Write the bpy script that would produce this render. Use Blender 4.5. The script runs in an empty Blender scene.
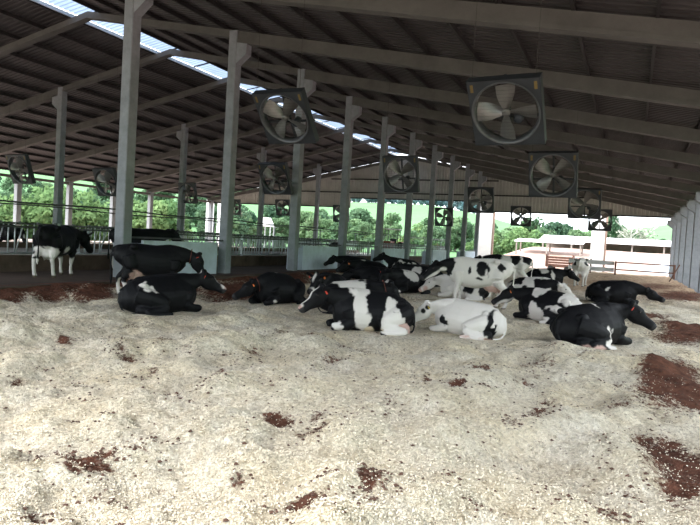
import bpy, bmesh, math, random
import numpy as np
from mathutils import Vector, Matrix

rng = np.random.default_rng(7)
random.seed(7)
SC = bpy.context.scene
COL = SC.collection

# ---------------------------------------------------------------- camera
FPX = 605.438
YAW, PITCH, ROLL = math.radians(24.802), math.radians(-2.115), math.radians(3.38)
EYE = np.array([0.0, 0.0, 1.5])
FWD = np.array([-math.sin(YAW) * math.cos(PITCH), math.cos(YAW) * math.cos(PITCH), math.sin(PITCH)])
_r = np.array([math.cos(YAW), math.sin(YAW), 0.0])
_u = np.cross(_r, FWD)
RIGHT = _r * math.cos(ROLL) + _u * math.sin(ROLL)
UP = -_r * math.sin(ROLL) + _u * math.cos(ROLL)
cam_data = bpy.data.cameras.new('camera')
cam_data.sensor_width = 36.0
cam_data.lens = FPX / 700 * 36.0
cam_data.clip_end = 3000
cam = bpy.data.objects.new('camera', cam_data)
M = Matrix.Identity(4)
for i in range(3):
    M[i][0], M[i][1], M[i][2], M[i][3] = RIGHT[i], UP[i], -FWD[i], EYE[i]
cam.matrix_world = M
COL.objects.link(cam)
SC.camera = cam

# ---------------------------------------------------------------- light: bright overcast sky
world = bpy.data.worlds.new('overcast_sky')
SC.world = world
world.use_nodes = True
wt = world.node_tree
wt.nodes.clear()
wo = wt.nodes.new('ShaderNodeOutputWorld')
wb = wt.nodes.new('ShaderNodeBackground')
wb.inputs[0].default_value = (0.86, 0.93, 1.0, 1)
wb.inputs[1].default_value = 1.0
wt.links.new(wb.outputs[0], wo.inputs[0])
sun_d = bpy.data.lights.new('veiled_sun', 'SUN')
sun_d.energy = 2.6
sun_d.angle = math.radians(30)
sun_d.color = (1.0, 0.97, 0.92)
sun = bpy.data.objects.new('veiled_sun', sun_d)
sun.rotation_euler = (math.radians(48), 0, math.radians(-62))
COL.objects.link(sun)
SC.view_settings.view_transform = 'Standard'
SC.view_settings.look = 'None'
SC.view_settings.gamma = 1
SC.view_settings.use_curve_mapping = False
SC.view_settings.exposure = 2.25


def ray(u, v):
    return FWD + RIGHT * (u - 350) / FPX - UP * (v - 262.5) / FPX


def ground(u, v, z=0.0):
    r = ray(u, v)
    t = (z - EYE[2]) / r[2]
    return EYE + r * t


# ---------------------------------------------------------------- materials
def mat(name, color, rough=0.8, bump=0.0, bscale=30.0, vary=0.0, vscale=4.0, metal=0.0, color2=None, spec=0.3):
    m = bpy.data.materials.new(name)
    m.use_nodes = True
    nt = m.node_tree
    b = nt.nodes['Principled BSDF']
    b.inputs['Roughness'].default_value = rough
    b.inputs['Metallic'].default_value = metal
    b.inputs['Specular IOR Level'].default_value = spec
    b.inputs['Base Color'].default_value = (*color, 1)
    tc = nt.nodes.new('ShaderNodeTexCoord')
    if vary > 0 or color2:
        n = nt.nodes.new('ShaderNodeTexNoise')
        n.inputs['Scale'].default_value = vscale
        n.inputs['Detail'].default_value = 6
        n.inputs['Roughness'].default_value = 0.65
        nt.links.new(tc.outputs['Object'], n.inputs['Vector'])
        r = nt.nodes.new('ShaderNodeValToRGB')
        c2 = color2 or tuple(max(0, c * (1 - vary)) for c in color)
        c1 = color if color2 else tuple(min(1, c * (1 + vary)) for c in color)
        r.color_ramp.elements[0].position = 0.35
        r.color_ramp.elements[1].position = 0.68
        r.color_ramp.elements[0].color = (*c2, 1)
        r.color_ramp.elements[1].color = (*c1, 1)
        nt.links.new(n.outputs['Fac'], r.inputs[0])
        nt.links.new(r.outputs[0], b.inputs['Base Color'])
    if bump > 0:
        n2 = nt.nodes.new('ShaderNodeTexNoise')
        n2.inputs['Scale'].default_value = bscale
        n2.inputs['Detail'].default_value = 5
        nt.links.new(tc.outputs['Object'], n2.inputs['Vector'])
        bp = nt.nodes.new('ShaderNodeBump')
        bp.inputs['Strength'].default_value = bump
        bp.inputs['Distance'].default_value = 0.02
        nt.links.new(n2.outputs['Fac'], bp.inputs['Height'])
        nt.links.new(bp.outputs[0], b.inputs['Normal'])
    return m


MT = {}
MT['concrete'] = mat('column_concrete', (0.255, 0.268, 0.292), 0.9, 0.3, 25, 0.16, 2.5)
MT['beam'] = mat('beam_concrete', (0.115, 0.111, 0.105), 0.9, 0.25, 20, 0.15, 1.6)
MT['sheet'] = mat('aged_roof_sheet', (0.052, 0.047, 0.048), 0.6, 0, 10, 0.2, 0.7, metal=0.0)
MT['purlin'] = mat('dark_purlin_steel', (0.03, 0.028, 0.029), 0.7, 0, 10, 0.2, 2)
MT['gable'] = mat('pale_gable_sheet', (0.42, 0.405, 0.38), 0.6, 0, 10, 0.12, 0.8)
MT['alley'] = mat('alley_concrete', (0.10, 0.07, 0.055), 0.75, 0.4, 8, 0, 0.8, color2=(0.05, 0.033, 0.025))
MT['curb'] = mat('stained_curb', (0.16, 0.11, 0.085), 0.9, 0.4, 12, 0, 1.3, color2=(0.075, 0.05, 0.04))
MT['feed'] = mat('feed_table_concrete', (0.5, 0.48, 0.45), 0.85, 0.3, 8, 0, 0.7, color2=(0.28, 0.25, 0.2))
MT['penfloor'] = mat('pen_floor', (0.62, 0.50, 0.44), 0.9, 0.3, 8, 0, 0.7, color2=(0.50, 0.39, 0.34))
MT['fencedark'] = mat('dirty_fence_steel', (0.12, 0.12, 0.125), 0.6, 0, 10, 0.2, 5)
MT['galv'] = mat('galvanised_steel', (0.50, 0.53, 0.56), 0.45, 0, 10, 0.15, 6, metal=0.35, spec=0.5)
MT['pipe'] = mat('dark_pipe', (0.07, 0.07, 0.075), 0.5, 0, 10, 0.2, 5)
MT['rust'] = mat('rusty_rail', (0.17, 0.085, 0.06), 0.8, 0.2, 40, 0, 6, color2=(0.10, 0.05, 0.038))
MT['trough'] = mat('trough_wall', (0.58, 0.64, 0.74), 0.75, 0.2, 12, 0.13, 1.8)
MT['white'] = mat('white_painted_pillar', (0.82, 0.82, 0.82), 0.8, 0.1, 10, 0.06, 1.2)
MT['brownwall'] = mat('brown_edge', (0.30, 0.21, 0.17), 0.9, 0.1, 10, 0.1, 2)
MT['fanbox'] = mat('fan_housing_steel', (0.038, 0.042, 0.05), 0.5, 0, 10, 0.18, 3, metal=0.3, spec=0.5)
MT['fanring'] = mat('fan_ring_steel', (0.10, 0.105, 0.115), 0.4, 0, 10, 0.15, 5, metal=0.4, spec=0.5)
MT['blade'] = mat('fan_blade_metal', (0.15, 0.147, 0.143), 0.35, 0, 10, 0.15, 4, metal=0.5, spec=0.5)
MT['motor'] = mat('fan_motor_paint', (0.03, 0.035, 0.045), 0.45, 0, 10, 0.2, 8)
MT['sticker'] = mat('yellow_sticker', (0.16, 0.11, 0.04), 0.6, 0, 10, 0.1, 12)
MT['wire'] = mat('thin_wire', (0.05, 0.045, 0.043), 0.6, 0, 10, 0.1, 3)
MT['eye'] = mat('cow_eye', (0.012, 0.008, 0.006), 0.12, 0, 10, 0.2, 30, spec=0.6)
MT['tagred'] = mat('ear_tag_red', (0.75, 0.09, 0.06), 0.5, 0, 10, 0.1, 20)
MT['tagorange'] = mat('ear_tag_orange', (0.85, 0.22, 0.06), 0.5, 0, 10, 0.1, 20)
MT['tagyellow'] = mat('ear_tag_yellow', (0.85, 0.62, 0.08), 0.5, 0, 10, 0.1, 20)
MT['collar'] = mat('collar_strap', (0.12, 0.035, 0.025), 0.7, 0, 10, 0.2, 15)
MT['rope'] = mat('pale_rope', (0.5, 0.47, 0.42), 0.8, 0, 10, 0.1, 20)
MT['bark'] = mat('tree_bark', (0.16, 0.13, 0.10), 0.95, 0.3, 6, 0.2, 2)
MT['palebark'] = mat('pale_bare_bark', (0.42, 0.40, 0.37), 0.95, 0.2, 6, 0.15, 2)
MT['redsoil'] = mat('red_soil', (0.25, 0.155, 0.12), 0.95, 0.3, 3, 0, 0.25, color2=(0.34, 0.255, 0.225))
MT['grassland'] = mat('pasture_grass', (0.085, 0.19, 0.075), 0.95, 0, 3, 0, 0.03, color2=(0.065, 0.15, 0.055))
MT['shedroof'] = mat('white_shed_roof', (0.80, 0.80, 0.80), 0.6, 0, 3, 0.05, 1)
MT['shedwall'] = mat('dim_shed_wall', (0.25, 0.22, 0.2), 0.9, 0, 3, 0.2, 1)
MT['tractorred'] = mat('tractor_red_paint', (0.30, 0.055, 0.035), 0.4, 0, 3, 0.15, 3)
MT['tyre'] = mat('tyre_rubber', (0.02, 0.02, 0.02), 0.85, 0.2, 30, 0.2, 5)
MT['tarp'] = mat('blue_grey_tarp', (0.45, 0.52, 0.60), 0.7, 0.2, 5, 0.15, 1)
MT['board'] = mat('pale_board', (0.60, 0.60, 0.62), 0.85, 0.1, 10, 0.1, 2)

# translucent ridge skylight
m = bpy.data.materials.new('translucent_skylight_sheet')
m.use_nodes = True
nt = m.node_tree
nt.nodes.clear()
o = nt.nodes.new('ShaderNodeOutputMaterial')
tr = nt.nodes.new('ShaderNodeBsdfTranslucent')
df = nt.nodes.new('ShaderNodeBsdfDiffuse')
mx = nt.nodes.new('ShaderNodeMixShader')
wv = nt.nodes.new('ShaderNodeTexNoise')
wv.inputs['Scale'].default_value = 2.0
cr = nt.nodes.new('ShaderNodeValToRGB')
cr.color_ramp.elements[0].color = (0.095, 0.125, 0.18, 1)
cr.color_ramp.elements[1].color = (0.19, 0.235, 0.32, 1)
nt.links.new(wv.outputs['Fac'], cr.inputs[0])
nt.links.new(cr.outputs[0], tr.inputs[0])
df.inputs[0].default_value = (0.6, 0.65, 0.7, 1)
mx.inputs[0].default_value = 0.25
nt.links.new(tr.outputs[0], mx.inputs[1])
nt.links.new(df.outputs[0], mx.inputs[2])
nt.links.new(mx.outputs[0], o.inputs[0])
MT['skylight'] = m


def foliage(name, c1, c2):
    m = bpy.data.materials.new(name)
    m.use_nodes = True
    nt = m.node_tree
    nt.nodes.clear()
    o = nt.nodes.new('ShaderNodeOutputMaterial')
    d = nt.nodes.new('ShaderNodeBsdfDiffuse')
    t = nt.nodes.new('ShaderNodeBsdfTranslucent')
    x = nt.nodes.new('ShaderNodeMixShader')
    x.inputs[0].default_value = 0.35
    oi = nt.nodes.new('ShaderNodeObjectInfo')
    tc = nt.nodes.new('ShaderNodeTexCoord')
    n = nt.nodes.new('ShaderNodeTexNoise')
    n.inputs['Scale'].default_value = 0.6
    n.inputs['Detail'].default_value = 4
    nt.links.new(tc.outputs['Object'], n.inputs['Vector'])
    add = nt.nodes.new('ShaderNodeMath')
    add.operation = 'ADD'
    sb = nt.nodes.new('ShaderNodeMath')
    sb.operation = 'MULTIPLY_ADD'
    sb.inputs[1].default_value = 0.6
    sb.inputs[2].default_value = -0.3
    nt.links.new(oi.outputs['Random'], sb.inputs[0])
    nt.links.new(sb.outputs[0], add.inputs[0])
    nt.links.new(n.outputs['Fac'], add.inputs[1])
    r = nt.nodes.new('ShaderNodeValToRGB')
    r.color_ramp.elements[0].position = 0.25
    r.color_ramp.elements[1].position = 0.75
    r.color_ramp.elements[0].color = (*c1, 1)
    r.color_ramp.elements[1].color = (*c2, 1)
    nt.links.new(add.outputs[0], r.inputs[0])
    nt.links.new(r.outputs[0], d.inputs[0])
    nt.links.new(r.outputs[0], t.inputs[0])
    nt.links.new(d.outputs[0], x.inputs[1])
    nt.links.new(t.outputs[0], x.inputs[2])
    nt.links.new(x.outputs[0], o.inputs[0])
    return m


MT['leaf_a'] = foliage('mid_green_leaves', (0.075, 0.135, 0.075), (0.165, 0.25, 0.13))
MT['leaf_b'] = foliage('dark_green_leaves', (0.055, 0.105, 0.068), (0.12, 0.195, 0.11))
MT['leaf_c'] = foliage('yellow_green_leaves', (0.10, 0.18, 0.075), (0.20, 0.29, 0.125))
MT['leaf_d'] = foliage('haze_blue_leaves', (0.12, 0.21, 0.24), (0.20, 0.30, 0.32))  # blue of distance haze painted into the leaf colour of the far trees
MT['leaf_e'] = foliage('sparse_grey_leaves', (0.20, 0.22, 0.17), (0.30, 0.31, 0.25))

# cow hide : colour attribute with a little hair relief
m = bpy.data.materials.new('cow_hide')
m.use_nodes = True
nt = m.node_tree
b = nt.nodes['Principled BSDF']
at = nt.nodes.new('ShaderNodeAttribute')
at.attribute_name = 'coat'
nt.links.new(at.outputs['Color'], b.inputs['Base Color'])
b.inputs['Roughness'].default_value = 0.6
b.inputs['Specular IOR Level'].default_value = 0.16
tc = nt.nodes.new('ShaderNodeTexCoord')
n2 = nt.nodes.new('ShaderNodeTexNoise')
n2.inputs['Scale'].default_value = 14
n2.inputs['Detail'].default_value = 5
nt.links.new(tc.outputs['Object'], n2.inputs['Vector'])
bp = nt.nodes.new('ShaderNodeBump')
bp.inputs['Strength'].default_value = 0.35
bp.inputs['Distance'].default_value = 0.02
nt.links.new(n2.outputs['Fac'], bp.inputs['Height'])
nt.links.new(bp.outputs[0], b.inputs['Normal'])
MT['hide'] = m

# bedding: wood shavings with soil showing through (soil attribute)
m = bpy.data.materials.new('wood_shavings')
m.use_nodes = True
nt = m.node_tree
b = nt.nodes['Principled BSDF']
b.inputs['Roughness'].default_value = 0.95
b.inputs['Specular IOR Level'].default_value = 0.1
tc = nt.nodes.new('ShaderNodeTexCoord')
at = nt.nodes.new('ShaderNodeAttribute')
at.attribute_name = 'soil'


def noise(scale, detail=6, rough=0.6):
    n = nt.nodes.new('ShaderNodeTexNoise')
    n.inputs['Scale'].default_value = scale
    n.inputs['Detail'].default_value = detail
    n.inputs['Roughness'].default_value = rough
    nt.links.new(tc.outputs['Object'], n.inputs['Vector'])
    return n


def ramp(src, p0, c0, p1, c1):
    r = nt.nodes.new('ShaderNodeValToRGB')
    r.color_ramp.elements[0].position = p0
    r.color_ramp.elements[1].position = p1
    r.color_ramp.elements[0].color = (*c0, 1)
    r.color_ramp.elements[1].color = (*c1, 1)
    nt.links.new(src, r.inputs[0])
    return r


def mixc(fac, a, bb, blend='MIX'):
    x = nt.nodes.new('ShaderNodeMix')
    x.data_type = 'RGBA'
    x.blend_type = blend
    if isinstance(fac, float):
        x.inputs[0].default_value = fac
    else:
        nt.links.new(fac, x.inputs[0])
    nt.links.new(a, x.inputs[6])
    nt.links.new(bb, x.inputs[7])
    return x.outputs[2]


big = ramp(noise(0.9, 5).outputs['Fac'], 0.35, (0.95, 0.88, 0.76), 0.65, (0.98, 0.87, 0.67))
vor = nt.nodes.new('ShaderNodeTexVoronoi')
vor.inputs['Scale'].default_value = 95
nt.links.new(tc.outputs['Object'], vor.inputs['Vector'])
vor2 = nt.nodes.new('ShaderNodeTexVoronoi')
vor2.inputs['Scale'].default_value = 34
nt.links.new(tc.outputs['Object'], vor2.inputs['Vector'])
chip2 = ramp(vor2.outputs['Color'], 0.15, (0.58, 0.55, 0.51), 0.5, (1.0, 1.0, 1.0))
streak = ramp(noise(3.2, 7, 0.72).outputs['Fac'], 0.36, (0.85, 0.82, 0.78), 0.50, (1.0, 1.0, 1.0))
mott = ramp(noise(8, 7, 0.75).outputs['Fac'], 0.36, (0.82, 0.79, 0.74), 0.54, (1.0, 1.0, 1.0))
chip = ramp(vor.outputs['Color'], 0.1, (0.70, 0.67, 0.62), 0.6, (1.0, 1.0, 1.0))
c1 = mixc(0.75, big.outputs[0], chip.outputs[0], 'MULTIPLY')
c1 = mixc(0.7, c1, chip2.outputs[0], 'MULTIPLY')
c1 = mixc(1.0, c1, streak.outputs[0], 'MULTIPLY')
c1 = mixc(1.0, c1, mott.outputs[0], 'MULTIPLY')
speck = ramp(noise(17, 5, 0.75).outputs['Fac'], 0.58, (0, 0, 0), 0.66, (1, 1, 1))
speckmask = ramp(noise(1.6, 3).outputs['Fac'], 0.47, (0, 0, 0), 0.60, (0.8, 0.8, 0.8))
sm = mixc(1.0, speck.outputs[0], speckmask.outputs[0], 'MULTIPLY')
soilc = ramp(noise(7, 5).outputs['Fac'], 0.3, (0.075, 0.035, 0.024), 0.7, (0.20, 0.085, 0.055))
at2 = nt.nodes.new('ShaderNodeAttribute')
at2.attribute_name = 'tan'
tanc = ramp(noise(3, 6, .7).outputs['Fac'], 0.35, (0.30, 0.19, 0.12), 0.65, (0.62, 0.44, 0.29))
c1 = mixc(at2.outputs['Fac'], c1, tanc.outputs[0])
c2 = mixc(sm, c1, soilc.outputs[0])
mm = nt.nodes.new('ShaderNodeMath')
mm.operation = 'ADD'
nz = noise(16, 5, 0.75)
sc_ = nt.nodes.new('ShaderNodeMath')
sc_.operation = 'MULTIPLY_ADD'
sc_.inputs[1].default_value = 1.3
sc_.inputs[2].default_value = -0.65
nt.links.new(nz.outputs['Fac'], sc_.inputs[0])
nt.links.new(at.outputs['Fac'], mm.inputs[0])
nt.links.new(sc_.outputs[0], mm.inputs[1])
smask = ramp(mm.outputs[0], 0.42, (0, 0, 0), 0.62, (1, 1, 1))
c3 = mixc(smask.outputs[0], c2, soilc.outputs[0])
nt.links.new(c3, b.inputs['Base Color'])
bp = nt.nodes.new('ShaderNodeBump')
bp.inputs['Strength'].default_value = 0.8
bp.inputs['Distance'].default_value = 0.02
nt.links.new(vor.outputs['Distance'], bp.inputs['Height'])
bp2 = nt.nodes.new('ShaderNodeBump')
bp2.inputs['Strength'].default_value = 0.8
bp2.inputs['Distance'].default_value = 0.12
nt.links.new(noise(12, 6, 0.7).outputs['Fac'], bp2.inputs['Height'])
nt.links.new(bp.outputs[0], bp2.inputs['Normal'])
nt.links.new(bp2.outputs[0], b.inputs['Normal'])
MT['bedding'] = m
MT['flake_a'] = mat('pale_shaving', (0.86, 0.79, 0.66), 0.9, 0, 5, 0, 60, color2=(0.66, 0.57, 0.42))
MT['clod'] = mat('dark_clod', (0.10, 0.055, 0.04), 0.95, 0.3, 40, 0.25, 10)


# ---------------------------------------------------------------- mesh helpers
def link(o, parent=None):
    COL.objects.link(o)
    if parent is not None:
        o.parent = parent
    return o


def tag(o, label=None, cat=None, group=None, kind=None):
    if label: o['label'] = label
    if cat: o['category'] = cat
    if group: o['group'] = group
    if kind: o['kind'] = kind
    return o


def thing(name, label, cat, loc=(0, 0, 0), rz=0.0, group=None, kind=None):
    o = bpy.data.objects.new(name, None)
    o.empty_display_size = 0.2
    o.location = loc
    o.rotation_euler = (0, 0, rz)
    link(o)
    return tag(o, label, cat, group, kind)


def mesh_obj(name, verts, faces, material, parent=None, smooth=False, loc=None):
    me = bpy.data.meshes.new(name)
    me.from_pydata([tuple(map(float, v)) for v in verts], [], faces)
    me.update()
    me.materials.append(material)
    if smooth:
        me.polygons.foreach_set('use_smooth', [True] * len(me.polygons))
    o = bpy.data.objects.new(name, me)
    if loc is not None: o.location = loc
    return link(o, parent)


def inst(name, me, parent=None, loc=(0, 0, 0), rot=(0, 0, 0), scale=(1, 1, 1)):
    o = bpy.data.objects.new(name, me)
    o.location = loc
    o.rotation_euler = rot
    o.scale = scale
    return link(o, parent)


class MB:
    def __init__(s):
        s.v, s.f = [], []

    def add(s, v, f):
        n = len(s.v)
        s.v += [tuple(map(float, p)) for p in v]
        s.f += [tuple(i + n for i in q) for q in f]
        return s

    def box(s, x0, x1, y0, y1, z0, z1, bev=0.0):
        if bev <= 0:
            v = [(x0, y0, z0), (x1, y0, z0), (x1, y1, z0), (x0, y1, z0), (x0, y0, z1), (x1, y0, z1), (x1, y1, z1), (x0, y1, z1)]
            return s.add(v, [(0, 3, 2, 1), (4, 5, 6, 7), (0, 1, 5, 4), (1, 2, 6, 5), (2, 3, 7, 6), (3, 0, 4, 7)])
        p = [(x0 + bev, y0), (x1 - bev, y0), (x1, y0 + bev), (x1, y1 - bev), (x1 - bev, y1), (x0 + bev, y1), (x0, y1 - bev), (x0, y0 + bev)]
        v = [(a, b_, z0) for a, b_ in p] + [(a, b_, z1) for a, b_ in p]
        f = [tuple(range(7, -1, -1)), tuple(range(8, 16))] + [(i, (i + 1) % 8, 8 + (i + 1) % 8, 8 + i) for i in range(8)]
        return s.add(v, f)

    def beam(s, a, b, w, h):
        """rectangular bar from a to b, width w (sideways), height h"""
        a, b = np.array(a, float), np.array(b, float)
        t = (b - a) / np.linalg.norm(b - a)
        up = np.array([0, 0, 1.0]) if abs(t[2]) < 0.95 else np.array([0, 1.0, 0])
        sd = np.cross(t, up); sd /= np.linalg.norm(sd)
        uu = np.cross(sd, t)
        v = []
        for p in (a, b):
            for i, j in ((-1, -1), (1, -1), (1, 1), (-1, 1)):
                v.append(p + sd * i * w / 2 + uu * j * h / 2)
        return s.add(v, [(3, 2, 1, 0), (4, 5, 6, 7), (0, 1, 5, 4), (1, 2, 6, 5), (2, 3, 7, 6), (3, 0, 4, 7)])

    def tube(s, pts, r, n=8):
        pts = [np.array(p, float) for p in pts]
        rr = r if isinstance(r, (list, tuple)) else [r] * len(pts)
        rings = []
        for i, p in enumerate(pts):
            t = pts[min(i + 1, len(pts) - 1)] - pts[max(i - 1, 0)]
            t = t / (np.linalg.norm(t) + 1e-9)
            ref = np.array([0, 0, 1.0]) if abs(t[2]) < 0.9 else np.array([1.0, 0, 0])
            a = np.cross(t, ref); a /= np.linalg.norm(a)
            b = np.cross(t, a)
            rings.append([p + rr[i] * (a * math.cos(k * 2 * math.pi / n) + b * math.sin(k * 2 * math.pi / n)) for k in range(n)])
        v = [q for g in rings for q in g]
        f = []
        for i in range(len(pts) - 1):
            for k in range(n):
                f.append((i * n + k, i * n + (k + 1) % n, (i + 1) * n + (k + 1) % n, (i + 1) * n + k))
        f.append(tuple(range(n - 1, -1, -1)))
        f.append(tuple((len(pts) - 1) * n + k for k in range(n)))
        return s.add(v, f)

    def mesh(s, name, material, smooth=False):
        me = bpy.data.meshes.new(name)
        me.from_pydata(s.v, [], s.f)
        me.update()
        me.materials.append(material)
        if smooth:
            me.polygons.foreach_set('use_smooth', [True] * len(me.polygons))
        return me

    def build(s, name, material, parent=None, smooth=False, loc=(0, 0, 0)):
        o = bpy.data.objects.new(name, s.mesh(name, material, smooth))
        o.location = loc
        return link(o, parent)


# ---------------------------------------------------------------- numpy value noise
_perm = rng.permutation(4096)


def vnoise(x, y, seed=0):
    x = np.asarray(x, float) + seed * 17.31
    y = np.asarray(y, float) + seed * 9.73
    xi, yi = np.floor(x).astype(int), np.floor(y).astype(int)
    fx, fy = x - xi, y - yi
    fx = fx * fx * (3 - 2 * fx); fy = fy * fy * (3 - 2 * fy)

    def h(a, b):
        return _perm[(_perm[a & 4095] + b) & 4095] / 4095.0
    return (h(xi, yi) * (1 - fx) + h(xi + 1, yi) * fx) * (1 - fy) + (h(xi, yi + 1) * (1 - fx) + h(xi + 1, yi + 1) * fx) * fy


def fbm(x, y, sc, oct=4, seed=0, gain=0.5):
    t = 0; a = 1; n = 0
    for i in range(oct):
        t = t + a * (vnoise(x * sc, y * sc, seed + i) - 0.5)
        n += a; a *= gain; sc *= 2.03
    return t / n


def smooth01(a, b, x):
    t = np.clip((np.asarray(x, float) - a) / (b - a), 0, 1)
    return t * t * (3 - 2 * t)


# ---------------------------------------------------------------- barn dimensions
BAY = 5.0
Y0 = 13.457
XA, XB, XRIDGE = -13.667, -28.689, -21.15
XR_, XL_ = 3.265, -45.63
SLOPE = 0.195
ZTOP = 10.35          # top of rafters at the ridge
KMIN, KMAX = -3, 9
YS = [Y0 + BAY * k for k in range(KMIN, KMAX + 1)]
YEND = YS[-1] + 0.5
YBEG = YS[0] - 0.6


def ztop(x):
    return ZTOP - SLOPE * abs(x - XRIDGE)


# ---------------------------------------------------------------- bedding
COW_SPOTS = []


def bed_low(x, y):
    return -0.20 * smooth01(28, 18, y) * smooth01(-12.8, -11.6, x)


def bed_h(x, y):
    x = np.asarray(x, float); y = np.asarray(y, float)
    h = 0.34 * fbm(x, y, 0.45, 3, 1) + 0.42 * fbm(x, y, 1.0, 3, 5) + 0.25 * fbm(x, y, 2.7, 4, 9)
    h = h * (0.35 + 0.65 * smooth01(40, 10, y)) - 0.02
    for (cx, cy, zz) in COW_SPOTS:
        k = np.exp(-(((x - cx) ** 2 + (y - cy) ** 2) / 1.25) ** 2)
        h = h * (1 - k) + (zz - bed_low(cx, cy)) * k
    return h + bed_low(x, y)


soil_spots = []


def spot(u, v, ru, rv, amp=1.0):
    """soil patch seen at pixel (u,v): half sizes ru/rv in pixels on the flat ground"""
    zz = -0.2 if v > 295 else -.05
    c = ground(u, v, zz)
    a = ground(u + ru, v, zz) - c
    b2 = ground(u, v - rv, zz) - c
    soil_spots.append((c[:2], a[:2], b2[:2], amp))


for s_ in [(672, 378, 38, 22, 1.0), (690, 392, 26, 14, 1.0), (640, 358, 16, 4, .8), (664, 446, 26, 20, .95), (688, 468, 28, 26, 1.0), (640, 432, 22, 9, .8),
           (620, 405, 14, 8, .6), (484, 375, 14, 4, .9), (458, 394, 8, 4, .9), (482, 395, 8, 4, .8), (525, 385, 10, 4, .8), (545, 400, 14, 4, .7),
           (425, 386, 7, 4, .8), (372, 490, 11, 8, 1.0), (368, 495, 8, 6, .8), (305, 514, 18, 8, 1.0), (85, 458, 22, 8, .9), (110, 452, 14, 4, .8), (70, 466, 12, 4, .8),
           (75, 420, 6, 3, .8), (280, 420, 18, 4, .8), (130, 358, 12, 4, .7), (220, 377, 8, 6, .7), (65, 336, 10, 3, .8), (240, 473, 12, 4, .7),
           (580, 498, 18, 6, .8), (620, 520, 10, 4, .8), (560, 478, 10, 4, .7), (475, 240 + 262, 12, 4, .6), (300, 340, 30, 5, .6), (540, 365, 30, 6, .55),
           (690, 330, 40, 8, .85), (650, 318, 30, 5, .7), (680, 300, 40, 6, .8), (650, 287, 50, 4, .65), (610, 283, 40, 3, .5),
           (240, 284, 34, 7, 1.1), (285, 277, 30, 5, 1.0), (330, 283, 20, 5, .8), (180, 285, 40, 6, .7), (95, 289, 24, 5, .9), (50, 288, 40, 4, .8), (10, 290, 30, 5, .8), (340, 278, 30, 4, .7),
           (320, 290, 60, 5, .5), (400, 300, 60, 6, .45), (140, 325, 40, 4, .45)] + [(random.uniform(0, 700), 340 + 185 * random.random() ** 1.3, random.uniform(6, 22), random.uniform(2, 5), random.uniform(.42, .66)) for _ in range(75)]:
    spot(*s_)


def soil_f(x, y):
    s = np.zeros_like(x)
    wx = x + 0.5 * fbm(x, y, 1.5, 3, 21)
    wy = y + 0.5 * fbm(x, y, 1.5, 3, 31)
    wx2 = x + 0.12 * fbm(x, y, 6, 2, 41); wy2 = y + 0.12 * fbm(x, y, 6, 2, 51)
    for c, a, b2, amp in soil_spots:
        det = a[0] * b2[1] - a[1] * b2[0]
        big_ = np.hypot(*a) > 0.5
        dx, dy = (wx if big_ else wx2) - c[0], (wy if big_ else wy2) - c[1]
        p = (dx * b2[1] - dy * b2[0]) / det
        q = (a[0] * dy - a[1] * dx) / det
        d = p * p + q * q
        s = np.maximum(s, amp * np.exp(-d * 0.7))
    s = np.maximum(s, 0.9 * smooth01(-11.6, -12.8, x + 1.5 * fbm(x, y, .5, 3, 61)))
    return np.clip(s, 0, 1)


def build_bedding():
    ny, nx = 620, 300
    ty = np.linspace(0, 1, ny)
    yy = 1.2 + (np.exp(ty * math.log(58 / 3.0 + 1)) - 1) * 3.0 * 0.975
    yy = np.clip(yy, 1.2, YEND + 0.8)
    xx = np.linspace(-12.95, 3.03, nx)
    X, Y = np.meshgrid(xx, yy)
    Z = bed_h(X, Y)
    S = soil_f(X, Y)
    Z = Z - 0.02 * smooth01(0.35, 0.8, S)
    edge = smooth01(-12.95, -12.4, X)
    Z = Z * edge + (1 - edge) * 0.005
    v = np.stack([X, Y, Z], -1).reshape(-1, 3)
    i = np.arange(ny * nx).reshape(ny, nx)
    f = np.stack([i[:-1, :-1], i[:-1, 1:], i[1:, 1:], i[1:, :-1]], -1).reshape(-1, 4)
    me = bpy.data.meshes.new('bedding')
    me.vertices.add(len(v)); me.vertices.foreach_set('co', v.ravel())
    me.loops.add(f.size); me.loops.foreach_set('vertex_index', f.ravel())
    me.polygons.add(len(f)); me.polygons.foreach_set('loop_start', np.arange(0, f.size, 4))
    me.polygons.foreach_set('loop_total', np.full(len(f), 4))
    me.polygons.foreach_set('use_smooth', np.ones(len(f), bool))
    me.update(); me.validate()
    a = me.attributes.new('soil', 'FLOAT', 'POINT')
    a.data.foreach_set('value', S.ravel().astype(np.float32))
    a = me.attributes.new('tan', 'FLOAT', 'POINT')
    a.data.foreach_set('value', (smooth01(20, 34, Y + 10 * fbm(X, Y, .25, 3, 71)) * smooth01(-6.5, -1.5, X)).ravel().astype(np.float32))
    me.materials.append(MT['bedding'])
    o = bpy.data.objects.new('wood_shavings_bedding', me)
    link(o)
    tag(o, 'cream wood shavings bedding spread thick over the barn floor', 'bedding', kind='stuff')




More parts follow.
